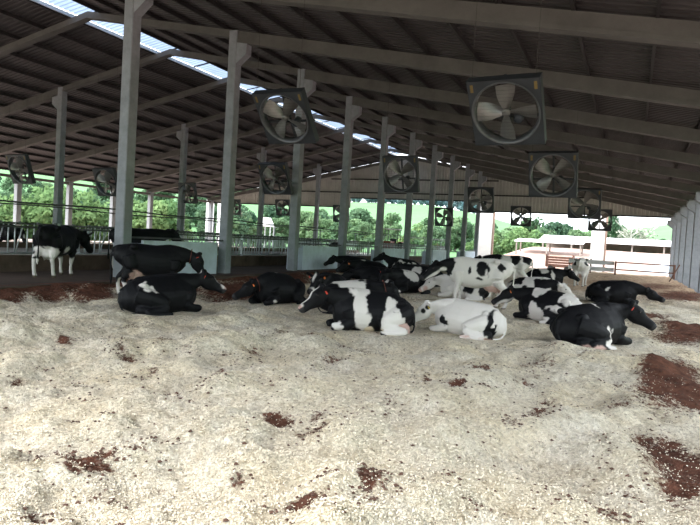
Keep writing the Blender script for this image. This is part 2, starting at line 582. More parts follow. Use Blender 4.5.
def build_flakes():
    n = 130000
    # density follows what is near the camera
    d = 2.6 + 7.5 * rng.random(n) ** 1.6
    az = -YAW + (rng.random(n) - .5) * 1.25
    x = d * np.sin(az) ; y = d * np.cos(az)
    ok = (x < 4.2) & (y > 1.3)
    x, y = x[ok], y[ok]
    s = soil_f(x, y)
    keep = rng.random(len(x)) > s * 0.9
    x, y = x[keep], y[keep]
    n = len(x)
    z = bed_h(x, y) - 0.02 * smooth01(0.35, 0.8, soil_f(x, y)) + 0.004
    L = 0.003 + 0.005 * rng.random(n); W = 0.0015 + 0.0025 * rng.random(n)
    th = rng.random(n) * math.tau
    tl = (rng.random(n) - .5) * 1.2
    a = np.stack([np.cos(th) * L, np.sin(th) * L, np.sin(tl) * L], -1)
    b = np.stack([-np.sin(th) * W, np.cos(th) * W, (rng.random(n) - .5) * W], -1)
    c = np.stack([x, y, z], -1)
    up = np.array([0, 0, 0.004])
    v = np.stack([c - a - b, c + a - b, c + a + b + up, c - a + b + up], 1).reshape(-1, 3)
    me = bpy.data.meshes.new('loose_shavings')
    me.vertices.add(len(v)); me.vertices.foreach_set('co', v.ravel())
    me.loops.add(4 * n); me.loops.foreach_set('vertex_index', np.arange(4 * n))
    me.polygons.add(n); me.polygons.foreach_set('loop_start', np.arange(0, 4 * n, 4))
    me.polygons.foreach_set('loop_total', np.full(n, 4))
    me.update()
    me.materials.append(MT['flake_a'])
    o = bpy.data.objects.new('loose_shavings', me)
    link(o)
    tag(o, 'loose pale wood flakes lying on top of the bedding', 'shavings', kind='stuff')
    # clods
    mb = MB()
    for k in range(3200):
        if k < 2300:
            c0, a0, b0, amp = random.choice(soil_spots)
            q, p = random.gauss(0, 1.0), random.gauss(0, 1.0)
            px_, py_ = c0 + a0 * q + b0 * p
        else:
            dd = 3 + 9 * random.random(); aa = -YAW + (random.random() - .5) * 1.2
            px_, py_ = dd * math.sin(aa), dd * math.cos(aa)
        if px_ > 2.8 or py_ > 28 or px_ < -12: continue
        r = 0.006 + 0.018 * random.random() ** 2
        hz = float(bed_h(px_, py_))
        pts = []
        for (i, j, l) in ((1, 0, 0), (0, 1, 0), (-1, 0, 0), (0, -1, 0), (0, 0, 1), (0, 0, -1)):
            e = r * (0.7 + 0.6 * random.random())
            pts.append((px_ + i * e, py_ + j * e, hz + l * e * 0.6 + 0.004))
        mb.add(pts, [(0, 1, 4), (1, 2, 4), (2, 3, 4), (3, 0, 4), (1, 0, 5), (2, 1, 5), (3, 2, 5), (0, 3, 5)])
    tag(mb.build('dark_clods', MT['clod']), 'dark brown clods and crumbs scattered over the pale shavings', 'clods', kind='stuff')



# ---------------------------------------------------------------- floors and ground outside
fl = MB(); fl.box(-16.3, -12.7, -6, YEND + 1, -0.7, 0.0)
tag(fl.build('floor', MT['alley']), 'dark wet concrete alley between bedding and feed fence', 'floor', kind='structure')
fl = MB(); fl.box(-26.2, -16.6, -6, YEND + 1, -0.7, 0.22)
tag(fl.build('floor', MT['feed']), 'pale concrete feed table between the two feed fences', 'floor', kind='structure')
fl = MB(); fl.box(-46.2, -26.5, -6, YEND + 1, -0.7, -0.01)
tag(fl.build('floor', MT['penfloor']), 'brownish floor of the pen on the far side of the barn', 'floor', kind='structure')
for xx_, side in ((-16.45, 'near'), (-26.35, 'far')):
    c_ = MB(); c_.box(xx_ - .14, xx_ + .14, -6, YEND, -0.1, 0.48, 0.03)
    tag(c_.build('wall_' + side, MT['curb']), 'low stained concrete curb under the ' + ('near' if side == 'near' else 'far') + ' feed fence', 'curb', kind='structure')

# terrain : crest of the hills given by what shows over the trees
CREST = [(-900, 100), (-300, 120), (0, 140), (150, 165), (290, 198), (430, 204), (480, 214), (520, 226), (600, 232), (640, 229), (690, 224), (800, 222), (1200, 225), (2200, 225)]


def crest_h(az):
    """az: world azimuth (0=+Y, positive to +X) -> height of crest at R=380"""
    rel = np.clip(np.asarray(az) + YAW, -1.2, 1.2)
    u = 350 + FPX * np.tan(rel)
    cy = np.interp(u, [c[0] for c in CREST], [c[1] for c in CREST])
    hor = 262.5 - FPX * math.tan(-PITCH) * 0 - 22.4 + (u - 350) * 0.0588
    return np.maximum(1.0, 1.5 + (hor - cy) / FPX * 380 * np.cos(rel) / np.cos(rel) ** 2 * np.cos(rel))


def terrain_h(x, y):
    x = np.asarray(x, float); y = np.asarray(y, float)
    r = np.hypot(x, y); az = np.arctan2(x, y)
    h = crest_h(az) * smooth01(75, 400, r) ** 1.1
    h = h + 2.0 * fbm(x, y, 0.02, 3, 81) * smooth01(90, 180, r)
    return h - 0.9


def build_terrain():
    na, nr = 240, 70
    az = np.linspace(-math.pi, math.pi, na + 1)[:-1]
    rr = np.concatenate([[0.01], np.geomspace(12, 900, nr - 1)])
    A, R = np.meshgrid(az, rr)
    X, Y = R * np.sin(A), R * np.cos(A)
    Z = terrain_h(X, Y) - 0.0008 * np.maximum(0, R - 420) ** 1.5 * 0.25
    v = np.stack([X, Y, Z], -1).reshape(-1, 3)
    f = []
    for i in range(nr - 1):
        for j in range(na):
            f.append((i * na + j, i * na + (j + 1) % na, (i + 1) * na + (j + 1) % na, (i + 1) * na + j))
    o = mesh_obj('pasture_hills', v, f, MT['grassland'], smooth=True)
    tag(o, 'green pasture hills rising beyond the barn', 'ground', kind='structure')


build_terrain()
yd = MB(); yd.box(-72, 45, -55, 104, -1.0, -0.62)
tag(yd.build('floor', MT['redsoil']), 'bare reddish soil yard around the barn', 'ground', kind='structure')

# ---------------------------------------------------------------- roof
ceiling = tag(bpy.data.objects.new('ceiling', None), 'dark corrugated metal barn roof on concrete rafters and steel purlins', 'roof', kind='structure')
link(ceiling)


def rafter(y, x0, x1, depth, name='rafter'):
    z0, z1 = ztop(x0), ztop(x1)
    w = 0.13
    v = []
    for yy in (y - w, y + w):
        v += [(x0, yy, z0 - depth), (x1, yy, z1 - depth), (x1, yy, z1), (x0, yy, z0)]
    f = [(0, 1, 2, 3), (7, 6, 5, 4), (0, 4, 5, 1), (1, 5, 6, 2), (2, 6, 7, 3), (3, 7, 4, 0)]
    mb = MB(); mb.add(v, f)
    # bottom flange
    w2 = 0.16
    v = []
    for yy in (y - w2, y + w2):
        v += [(x0, yy, z0 - depth - .002), (x1, yy, z1 - depth - .002), (x1, yy, z1 - depth + .10), (x0, yy, z0 - depth + .10)]
    mb.add(v, f)
    return mb.build(name, MT['beam'], ceiling)


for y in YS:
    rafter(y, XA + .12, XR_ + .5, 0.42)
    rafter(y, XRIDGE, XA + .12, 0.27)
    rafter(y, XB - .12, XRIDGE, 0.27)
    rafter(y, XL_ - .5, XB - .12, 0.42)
px = []
x = -20.45
while x < XR_ + .6:
    px.append(x); x += 1.585
x = -22.2
while x > XL_ - .6:
    px.append(x); x -= 1.585
for x in px:
    zb = ztop(x)
    mb = MB()
    # C-section purlin
    mb.box(x - .035, x + .035, YBEG, YEND, zb - .004, zb + .02)
    mb.box(x + .02, x + .035, YBEG, YEND, zb + .018, zb + .13)
    mb.box(x - .035, x + .035, YBEG, YEND, zb + .128, zb + .15)
    mb.build('purlin', MT['purlin'], ceiling)


def corr_profile(y0, y1, pitch=0.25, h=0.04):
    ys, zs = [], []
    n = int(round((y1 - y0) / pitch))
    p = (y1 - y0) / n
    for i in range(n):
        b = y0 + i * p
        for t, z in ((0, 0), (0.55, 0), (0.68, h), (0.88, h)):
            ys.append(b + t * p); zs.append(z)
    ys.append(y1); zs.append(0)
    return ys, zs


def sheet(name, x0, x1, zf, y0, y1, material, parent, nx=2, h=0.04):
    ys, zs = corr_profile(y0, y1, 0.25, h)
    xs = np.linspace(x0, x1, nx)
    v = []; f = []
    m = len(ys)
    for x in xs:
        for yv, z in zip(ys, zs):
            v.append((x, yv, zf(x) + z))
    for i in range(nx - 1):
        for j in range(m - 1):
            f.append((i * m + j, i * m + j + 1, (i + 1) * m + j + 1, (i + 1) * m + j))
    return mesh_obj(name, v, f, material, parent)


XS_R, XS_L = -20.55, -22.1
zsheet = lambda x: ztop(x) + 0.152
edges = [YBEG] + YS[1:-1] + [YEND]
for i in range(len(edges) - 1):
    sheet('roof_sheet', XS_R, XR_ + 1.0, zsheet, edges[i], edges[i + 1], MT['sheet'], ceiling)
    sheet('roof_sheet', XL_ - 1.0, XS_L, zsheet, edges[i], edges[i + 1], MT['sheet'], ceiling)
    # raised translucent ridge
    zc = lambda x: ZTOP + 0.50 - 0.15 * abs(x - XRIDGE)
    sheet('ridge_skylight_sheet', -22.7, -19.7, zc, edges[i], edges[i + 1], MT['skylight'], ceiling, nx=3)
# steel trims along the ridge opening and sheet stays
mb = MB(); mb.box(XS_L - .02, XS_L + .05, YBEG, YEND, ztop(XS_L) + .02, ztop(XS_L) + .16)
mb.build('ridge_trim', MT['galv'], ceiling)
for y in np.arange(YBEG + 1, YEND, 2.5):
    mb = MB(); mb.beam((-22.3, y, ZTOP + .02), (-20.4, y, ZTOP + .30), .05, .05)
    mb.build('ridge_stay', MT['purlin'], ceiling)
for x in (XR_, XL_):
    mb = MB(); mb.box(x - .12, x + .12, YBEG, YEND, ztop(x) - .42 - .22, ztop(x) - .42)
    mb.build('eave_beam', MT['beam'], ceiling)

# ---------------------------------------------------------------- columns
ORD = ['first', 'second', 'third', 'fourth', 'fifth', 'sixth', 'seventh', 'eighth', 'ninth', 'tenth', 'eleventh', 'twelfth']


def column(x, y, zt, label, group, brackets=(), wx=.36, wy=.36, zb=-.1):
    t = thing('concrete_column', label, 'column', (x, y, zb), 0, group)
    mb = MB(); mb.box(-wx / 2, wx / 2, -wy / 2, wy / 2, 0, zt - zb, .025)
    mb.build('shaft', MT['concrete'], t)
    for s in brackets:
        # corbel with sloped underside
        w = wy / 2 - .02
        zz = zt - zb
        x0, x1 = s * wx / 2 * .98, s * (wx / 2 + .42)
        pr = [(x0, zz - 1.20), (x1, zz - .88), (x1, zz - .525 if abs(x) < 20 else zz - .42), (x0, zz - .445 if abs(x) < 20 else zz - .40)]
        v = [(a, -w, c) for a, c in pr] + [(a, w, c) for a, c in pr]
        b2 = MB(); b2.add(v, [(0, 1, 2, 3), (7, 6, 5, 4), (0, 4, 5, 1), (1, 5, 6, 2), (2, 6, 7, 3), (3, 7, 4, 0)])
        b2.build('corbel', MT['concrete'], t)
    return t


for i, k in enumerate(range(0, KMAX + 1)):
    lab = 'tall grey concrete column, %s from the left in the row along the bedding edge' % ORD[i]
    column(XA, Y0 + BAY * k, ztop(XA) - .02, lab, 'columns along the bedding edge', (1,))
for i, k in enumerate(range(2, KMAX + 1, 2)):
    lab = 'grey concrete column behind the feed fences, %s of its row from the left' % ORD[i]
    column(XB, Y0 + BAY * k, ztop(XB) - .02, lab, 'columns behind the feed fences', (-1,))
for i, k in enumerate(range(2, KMAX + 1)):
    lab = 'pale short column on the far open side, %s from the left' % ORD[i]
    column(XL_, Y0 + BAY * k, ztop(XL_) - .3, lab, 'columns on the far open side', (), .42, .42, -.3)
for i, k in enumerate(range(KMAX, -1, -1)):
    lab = 'grey column on the right edge of the barn, %s from the far gable' % ORD[i]
    column(XR_, Y0 + BAY * k, ztop(XR_) - .3, lab, 'columns on the right edge', (-1,), .45, .42, -.6)

# ---------------------------------------------------------------- far gable
YG = YEND + 0.05
gable = tag(bpy.data.objects.new('wall_far', None), 'pale corrugated sheet gable hanging above the far end openings', 'wall', kind='structure')
link(gable)


def gable_panel(x0, x1, zb):
    pitch = 0.3
    n = max(1, int((x1 - x0) / pitch))
    p = (x1 - x0) / n
    xs, ys = [], []
    for i in range(n):
        for t, yo in ((0, 0), (.5, 0), (.62, -.05), (.88, -.05)):
            xs.append(x0 + (i + t) * p); ys.append(yo)
    xs.append(x1); ys.append(0)
    v = []
    for x_, y_ in zip(xs, ys):
        v.append((x_, YG + y_, zb)); v.append((x_, YG + y_, ztop(x_) + .12))
    f = [(2 * i, 2 * i + 2, 2 * i + 3, 2 * i + 1) for i in range(len(xs) - 1)]
    mesh_obj('gable_sheet', v, f, MT['gable'], gable)


XO0, XO1 = -27.6, -13.2        # higher drive-through opening
xe = np.linspace(XL_ - .2, XO0, 5)
for a_, b_ in zip(xe[:-1], xe[1:]): gable_panel(a_, b_, 5.0)
xe = np.linspace(XO0, XO1, 4)
for a_, b_ in zip(xe[:-1], xe[1:]): gable_panel(a_, b_, 6.0)
xe = np.linspace(XO1, XR_ + .2, 5)
for a_, b_ in zip(xe[:-1], xe[1:]): gable_panel(a_, b_, 5.05)
for (a_, b_, z_) in ((XL_, XO0, 5.0), (XO0, XO1, 6.0), (XO1, XR_, 5.05), (XL_ + 6, XR_ - 6, 6.6), (-30, -12, 8.0)):
    mb = MB(); mb.box(a_, b_, YG - .16, YG - .06, z_ - .05, z_ + .07)
    mb.build('girt', MT['purlin'], gable)

# white pillars outside the far end
for (xa, xb, yv, zt, lab) in ((-14.6, -13.25, YG + 4.5, 6.3, 'broad white pillar at the far gable near the feed alley'),
                              (-3.6, -2.4, YG + 4.5, 5.4, 'broad white pillar at the far gable near the gate')):
    t = thing('gable_pillar', lab, 'pillar', ((xa + xb) / 2, yv, -0.62))
    w = (xb - xa) / 2
    mb = MB(); mb.box(-w, w, -.18, .18, 0, zt + .62, .03); mb.build('shaft', MT['white'], t)
    mb = MB(); mb.box(w * .995, w + .18, -.14, .14, 0, zt + .62); mb.build('edge_post', MT['brownwall'], t)
for (xa, xb, zt, lab) in ((-50.2, -49.2, 5.6, 'white pillar at the far left corner, left of a brown post'), (-48.4, -47.4, 5.3, 'white pillar at the far left corner, right of a brown post')):
    t = thing('gable_pillar', lab, 'pillar', ((xa + xb) / 2, YG + 4.5, -0.62))
    w = (xb - xa) / 2
    mb = MB(); mb.box(-w, w, -.18, .18, 0, zt + .62, .03); mb.build('shaft', MT['white'], t)
    mb = MB(); mb.box(-w * .8, w * .8, -.2, .2, zt + .62, zt + .68); mb.build('cap', MT['white'], t)


# ---------------------------------------------------------------- feed fences with headlocks
def fence_meshes():
    d = {}
    mb = MB(); mb.tube([(0, 0, 0), (0, BAY - .02, 0)], .030, 8); d['top_rail'] = mb.mesh('top_rail', MT['fencedark'], True)
    mb = MB(); mb.tube([(0, 0, 0), (0, BAY - .02, 0)], .026, 8); d['rail'] = mb.mesh('rail', MT['galv'], True)
    mb = MB(); mb.box(-.04, .04, -.04, .04, 0, 1.0); d['post'] = mb.mesh('post', MT['galv'])
    mb = MB(); mb.tube([(0, 0, 0), (0, 0, .92)], .023, 6); d['bar'] = mb.mesh('bar', MT['galv'], True)
    mb = MB(); mb.tube([(0, 0, 0), (0, .24, .92)], .02, 6); d['slant'] = mb.mesh('slanted_bar', MT['galv'], True)
    mb = MB(); mb.box(-.025, .025, -.05, .05, 0, .10, .01); d['latch'] = mb.mesh('latch', MT['fencedark'])
    return d


FM = fence_meshes()


def fence_panel(x, y, label, group, k):
    t = thing('headlock_fence', label, 'fence', (x, y, 0.48), 0, group)
    inst('top_rail', FM['top_rail'], t, (0, .01, .94)); inst('lower_rail', FM['rail'], t, (0, .01, .06))
    inst('middle_rail', FM['top_rail'], t, (.03, .01, .84))
    inst('post', FM['post'], t, (0, .04, 0))
    rr = random.Random(k * 7 + int(x))
    y_ = .25
    while y_ < BAY - .3:
        inst('bar', FM['bar'], t, (0, y_, .03))
        inst('bar', FM['bar'], t, (.02, y_ + .20, .03))
        if rr.random() < .75: inst('slanted_bar', FM['slant'], t, (0, y_ + .24, .03))
        else: inst('slanted_bar', FM['slant'], t, (0, y_ + .42, .03), (.32, 0, 0))
        inst('latch', FM['latch'], t, (.02, y_ + .34, .9))
        y_ += .62


for i, k in enumerate(range(-1, KMAX)):
    fence_panel(-16.45, Y0 + BAY * k, 'galvanised headlock fence panel by the wet alley, %s from the left' % ORD[i], 'near headlock fence panels', k)
for i, k in enumerate(range(2, KMAX)):
    fence_panel(-26.35, Y0 + BAY * k, 'galvanised headlock fence panel on the far side of the feed table, %s from the left' % ORD[i], 'far headlock fence panels', k)

# overhead pipes on posts above the near fence
for nm, dx, z, r, lab in (('water_pipe', 0.0, 2.07, .03, 'dark pipe running along above the feed fence, upper of two'), ('water_pipe', .12, 1.96, .022, 'thinner dark pipe running along above the feed fence, lower of two')):
    mb = MB()
    pts = [(-16.55 + dx, y, z + .03 * math.sin(y * .9 + dx * 20)) for y in np.arange(6, YEND, 1.25)]
    mb.tube(pts, r, 6)
    tag(mb.build(nm, MT['pipe'], smooth=True), lab, 'pipe')
for i, k in enumerate(range(0, KMAX + 1)):
    t = thing('pipe_post', 'slim grey post carrying the pipes above the feed fence, %s from the left' % ORD[i], 'post', (-16.62, Y0 + BAY * k - 1.9, .22), 0, 'pipe posts')
    mb = MB(); mb.tube([(0, 0, 0), (0, 0, 1.78)], .035, 8); mb.build('pole', MT['galv'], t, True)
    mb = MB(); mb.box(-.03, .20, -.03, .03, 1.68, 1.72); mb.build('arm', MT['galv'], t)

# water troughs between alternate columns + rail
for i, k in enumerate((0, 2, 4, 6, 8)):
    ya, yb = Y0 + BAY * k + .75, Y0 + BAY * (k + 1) - .55
    t = thing('water_trough', 'pale blue grey trough wall between columns, %s from the left' % ORD[i], 'trough', (XA, ya, 0.0), 0, 'trough walls between the columns')
    L = yb - ya
    mb = MB(); mb.box(-.02, .08, 0, L, .0, 1.12, .01); mb.build('front_wall', MT['trough'], t)
    mb = MB(); mb.box(-.75, -.66, 0, L, .0, 1.0, .01); mb.build('back_wall', MT['trough'], t)
    for yy in (0, L - .09):
        mb = MB(); mb.box(-.66, -.02, yy, yy + .09, .0, .98); mb.build('end_wall', MT['trough'], t)
    mb = MB(); mb.box(-.66, -.02, .09, L - .09, .0, .62); mb.build('basin', MT['tarp'], t)
for i, k in enumerate(range(0, KMAX)):
    ya, yb = Y0 + BAY * k + .18, Y0 + BAY * (k + 1) - .18
    if k in (1,):
        continue
    mb = MB(); mb.tube([(XA + .02, ya, 1.2), (XA + .02, yb, 1.2)], .028, 8)
    tag(mb.build('guard_rail', MT['pipe'], smooth=True), 'dark guard rail between the %s and %s bedding columns' % (ORD[k], ORD[k + 1]), 'rail')


# ---------------------------------------------------------------- fans
def fan_meshes():
    d = {}
    S, D = .70, .20          # half size, depth (y from -D/2 to D/2)
    n = 40; R = .655
    mb = MB()
    # front plate: square with circular hole
    for yy, flip in ((-D / 2, False), (D / 2, True)):
        v = []; f = []
        for i in range(n):
            a = 2 * math.pi * i / n + math.pi / 4
            c, s = math.cos(a), math.sin(a)
            q = S / max(abs(c), abs(s))
            v.append((R * c, yy, R * s)); v.append((q * c, yy, q * s))
        for i in range(n):
            j = (i + 1) % n
            q = (2 * i, 2 * i + 1, 2 * j + 1, 2 * j)
            f.append(q[::-1] if flip else q)
        if yy < 0: mb.add(v, f)
        else:
            pass
    d['front'] = mb.mesh('front_plate', MT['fanbox'])
    mb = MB()
    for (x0, x1, z0, z1) in ((-S - .012, -S + .004, -S, S), (S - .004, S + .012, -S, S)):
        mb.box(x0, x1, -D / 2, D / 2, z0, z1)
    for (z0, z1) in ((-S - .012, -S + .004), (S - .004, S + .012)):
        mb.box(-S - .012, S + .012, -D / 2 - .01, D / 2 + .01, z0, z1)
    d['box'] = mb.mesh('housing', MT['fanbox'])
    # venturi ring
    v = []; f = []
    prof = [(R + .03, -D / 2 - .03), (R + .01, -D / 2 - .035), (R - .02, -D / 2), (R - .03, -.03), (R - .03, .09), (R - .005, .09), (R, -D / 2)]
    for i in range(n):
        a = 2 * math.pi * i / n
        for rr, yy in prof: v.append((rr * math.cos(a), yy, rr * math.sin(a)))
    m = len(prof)
    for i in range(n):
        for j in range(m - 1):
            f.append((i * m + j, i * m + j + 1, ((i + 1) % n) * m + j + 1, ((i + 1) % n) * m + j))
    mb = MB(); mb.add(v, f); d['ring'] = mb.mesh('venturi_ring', MT['fanring'], True)
    # hub
    mb = MB(); mb.tube([(0, -.10, 0), (0, -.08, 0), (0, .02, 0), (0, .05, 0)], [.05, .085, .085, .05], 16); d['hub'] = mb.mesh('hub', MT['blade'], True)
    # blade (points along +x), twisted and cupped
    v = []; f = []
    ns, nc = 7, 5
    for i in range(ns):
        r = .07 + (R - .06 - .07) * i / (ns - 1)
        ch = .08 + .115 * math.sin(min(1, i / (ns - 1) * 1.4) * math.pi / 2)
        tw = -math.radians(48 - 24 * i / (ns - 1))
        for j in range(nc):
            s = (j / (nc - 1) - .5) * 2
            cz = s * ch
            off = .035 * (1 - s * s)
            edge = -.02 * s * s if i == ns - 1 else 0
            v.append((r + edge, cz * math.sin(tw) * .8 - off * math.cos(tw) - .03, cz * math.cos(tw)))
    for i in range(ns - 1):
        for j in range(nc - 1):
            f.append((i * nc + j, i * nc + j + 1, (i + 1) * nc + j + 1, (i + 1) * nc + j))
    nv = len(v)
    v2 = v + [(a, b + .006, c) for a, b, c in v]
    f2 = f + [tuple(q + nv for q in g[::-1]) for g in f]
    mb = MB(); mb.add(v2, f2); d['blade'] = mb.mesh('blade', MT['blade'], True)
    # motor
    mb = MB(); mb.tube([(0, -.12, 0), (0, -.10, 0), (0, .13, 0), (0, .16, 0)], [.06, .095, .095, .07], 16); d['motor'] = mb.mesh('motor', MT['motor'], True)
    mb = MB(); mb.box(-.03, .03, .14, .18, -S, S); d['strut'] = mb.mesh('support_bar', MT['fanbox'])
    mb = MB(); mb.box(-S, S, .14, .18, -.025, .025); d['strut2'] = mb.mesh('support_bar', MT['fanbox'])
    # guard of thin wires: concentric rings joined
    mb = MB()
    for k in range(1, 17):
        zz = -R + 2 * R * k / 17
        hw = math.sqrt(max(0, R * R - zz * zz))
        mb.tube([(-hw, -D / 2 - .02, zz), (hw, -D / 2 - .02, zz)], .0022, 4)
    d['guard'] = mb.mesh('wire_guard', MT['wire'])
    mb = MB(); mb.box(-.03, .03, -D / 2 - .004, -D / 2 - .001, -.08, .08); d['sticker'] = mb.mesh('sticker', MT['sticker'])
    return d


FN = fan_meshes()


def fan(P, label, group, tilt=12, yaw=0, spin=0.0, blades=4, sc=1.0, detail=True):
    t = thing('barn_fan', label, 'fan', P, math.radians(yaw), group)
    t.rotation_euler = (math.radians(tilt), 0, math.radians(yaw))
    t.scale = (sc, sc, sc)
    inst('front_plate', FN['front'], t); inst('housing', FN['box'], t); inst('venturi_ring', FN['ring'], t)
    inst('hub', FN['hub'], t); inst('support_bar', FN['strut'], t)
    inst('motor', FN['motor'], t, (.20, .10, -.20))
    inst('support_bar', FN['strut2'], t, (0, 0, -.20))
    for k in range(blades):
        inst('blade', FN['blade'], t, (0, 0, 0), (0, spin + k * math.tau / blades, 0))
    if detail:
        inst('wire_guard', FN['guard'], t)
        inst('sticker', FN['sticker'], t, (-.62, 0, .56)); inst('sticker', FN['sticker'], t, (.62, 0, .56))
    # hanging wires, vertical in the world
    R3 = Matrix.Rotation(math.radians(yaw), 3, 'Z') @ Matrix.Rotation(math.radians(tilt), 3, 'X')
    for sx in (-1, 1):
        a = Vector((sx * .62, 0, .7))
        wa = R3 @ (a * sc) + Vector(P)
        top = Vector((wa.x, wa.y, ztop(wa.x) + .01))
        b = R3.inverted() @ (top - Vector(P)) / sc
        mb = MB(); mb.tube([a, b], .005, 5); mb.build('hanging_wire', MT['wire'], t)
    return t


def at_depth(u, v, t):
    return tuple(EYE + ray(u, v) * t)


FANS = [
    (507, 111, 12.1, 'large barn fan nearest the camera on the right, under the beams', 40, -3, .05),
    (553, 174.5, 18.6, 'barn fan hanging second in the right row, below the largest fan', 26, 0, .75),
    (584.5, 203.5, 28.0, 'barn fan third in the right row, partly behind the second', 22, 0, .4),
    (600, 220, 39.5, 'small barn fan in front of the right white pillar', 18, 0, .8),
    (286, 117, 15.4, 'large tilted barn fan hanging left of centre in front of the columns', 40, 0, .65),
    (401, 174, 23.8, 'barn fan hanging near the picture centre beside the fifth column', 19, 0, .9),
    (481, 200, 33.5, 'barn fan hanging above the left white pillar', 20, 0, 1.2),
    (521, 216, 43.0, 'small barn fan against the trees right of the white pillar', 17, 0, .75),
    (275.5, 178.5, 26.5, 'tilted barn fan behind the third column, over the feed alley', 28, 0, .7),
    (444, 217, 47.0, 'small barn fan between the seventh and eighth columns', 12, 0, .3),
    (20.5, 169, 29.5, 'tilted dark barn fan at the far left above the feed fence', 20, 0, .3),
    (107, 182, 30.5, 'tilted dark barn fan partly hidden by the first column', 20, 0, .5),
    (188, 193, 42.0, 'dark barn fan hanging beside the second rear column', 14, 0, .2),
    (283, 207.5, 54.0, 'small far barn fan just left of the third column', 14, 0, .6),
    (234, 207, 56.0, 'small far barn fan just right of the second column', 10, 0, .1),
    (341, 213.5, 51.0, 'small far barn fan partly behind the fourth column', 10, 0, .9),
]
for (u, v, t_, lab, tl, yw, sp) in FANS:
    fan(at_depth(u, v, t_), lab, 'ceiling hung barn fans', tl, yw, sp, 4, 1.0, t_ < 30)


# ---------------------------------------------------------------- cows
def loft(mb, st, up=(0, 0, 1), n=16, ex=2.3, pk=0.0):
    """st: list of (point, half width, half height)"""
    pts = [np.array(s[0], float) for s in st]
    v = []; f = []
    upv = np.array(up, float)
    for i, s in enumerate(st):
        t = pts[min(i + 1, len(pts) - 1)] - pts[max(i - 1, 0)]
        t /= np.linalg.norm(t) + 1e-9
        sd = np.cross(upv, t)
        if np.linalg.norm(sd) < .15:
            sd = np.cross(np.array([1.0, 0, 0]), t)
        sd /= np.linalg.norm(sd)
        uu = np.cross(t, sd)
        for k in range(n):
            a = math.tau * k / n
            c, q = math.cos(a), math.sin(a)
            e = (abs(c) ** ex + abs(q) ** ex) ** (-1 / ex)
            k_ = 1 - pk * max(0.0, q * e) ** 1.4
            v.append(pts[i] + sd * s[1] * c * e * k_ + uu * s[2] * q * e)
    m = len(st)
    for i in range(m - 1):
        for k in range(n):
            f.append((i * n + k, i * n + (k + 1) % n, (i + 1) * n + (k + 1) % n, (i + 1) * n + k))
    f.append(tuple(range(n - 1, -1, -1)))
    f.append(tuple((m - 1) * n + k for k in range(n)))
    mb.add(v, f)


def limb(mb, pr, n=12):
    # subdivide with catmull interpolation for smooth limbs
    P = [np.array(p[0], float) for p in pr]; R = [p[1] for p in pr]
    out = []
    for i in range(len(P) - 1):
        p0, p1, p2, p3 = P[max(i - 1, 0)], P[i], P[i + 1], P[min(i + 2, len(P) - 1)]
        for t in (0, .34, .67):
            q = .5 * ((2 * p1) + (-p0 + p2) * t + (2 * p0 - 5 * p1 + 4 * p2 - p3) * t * t + (-p0 + 3 * p1 - 3 * p2 + p3) * t ** 3)
            r = R[i] * (1 - t) + R[i + 1] * t
            out.append((q, r, r))
    out.append((P[-1], R[-1], R[-1]))
    loft(mb, out, n=n, ex=2.0)


def ball(mb, c, r, n=12):
    st = []
    for i in range(1, 8):
        a = math.pi * i / 8
        st.append(((c[0] - r[0] * math.cos(a), c[1], c[2]), r[1] * math.sin(a), r[2] * math.sin(a)))
    loft(mb, st, n=n, ex=2.0)


def rotdir(yaw, pitch):
    return np.array([math.cos(yaw) * math.cos(pitch), math.sin(yaw) * math.cos(pitch), math.sin(pitch)])


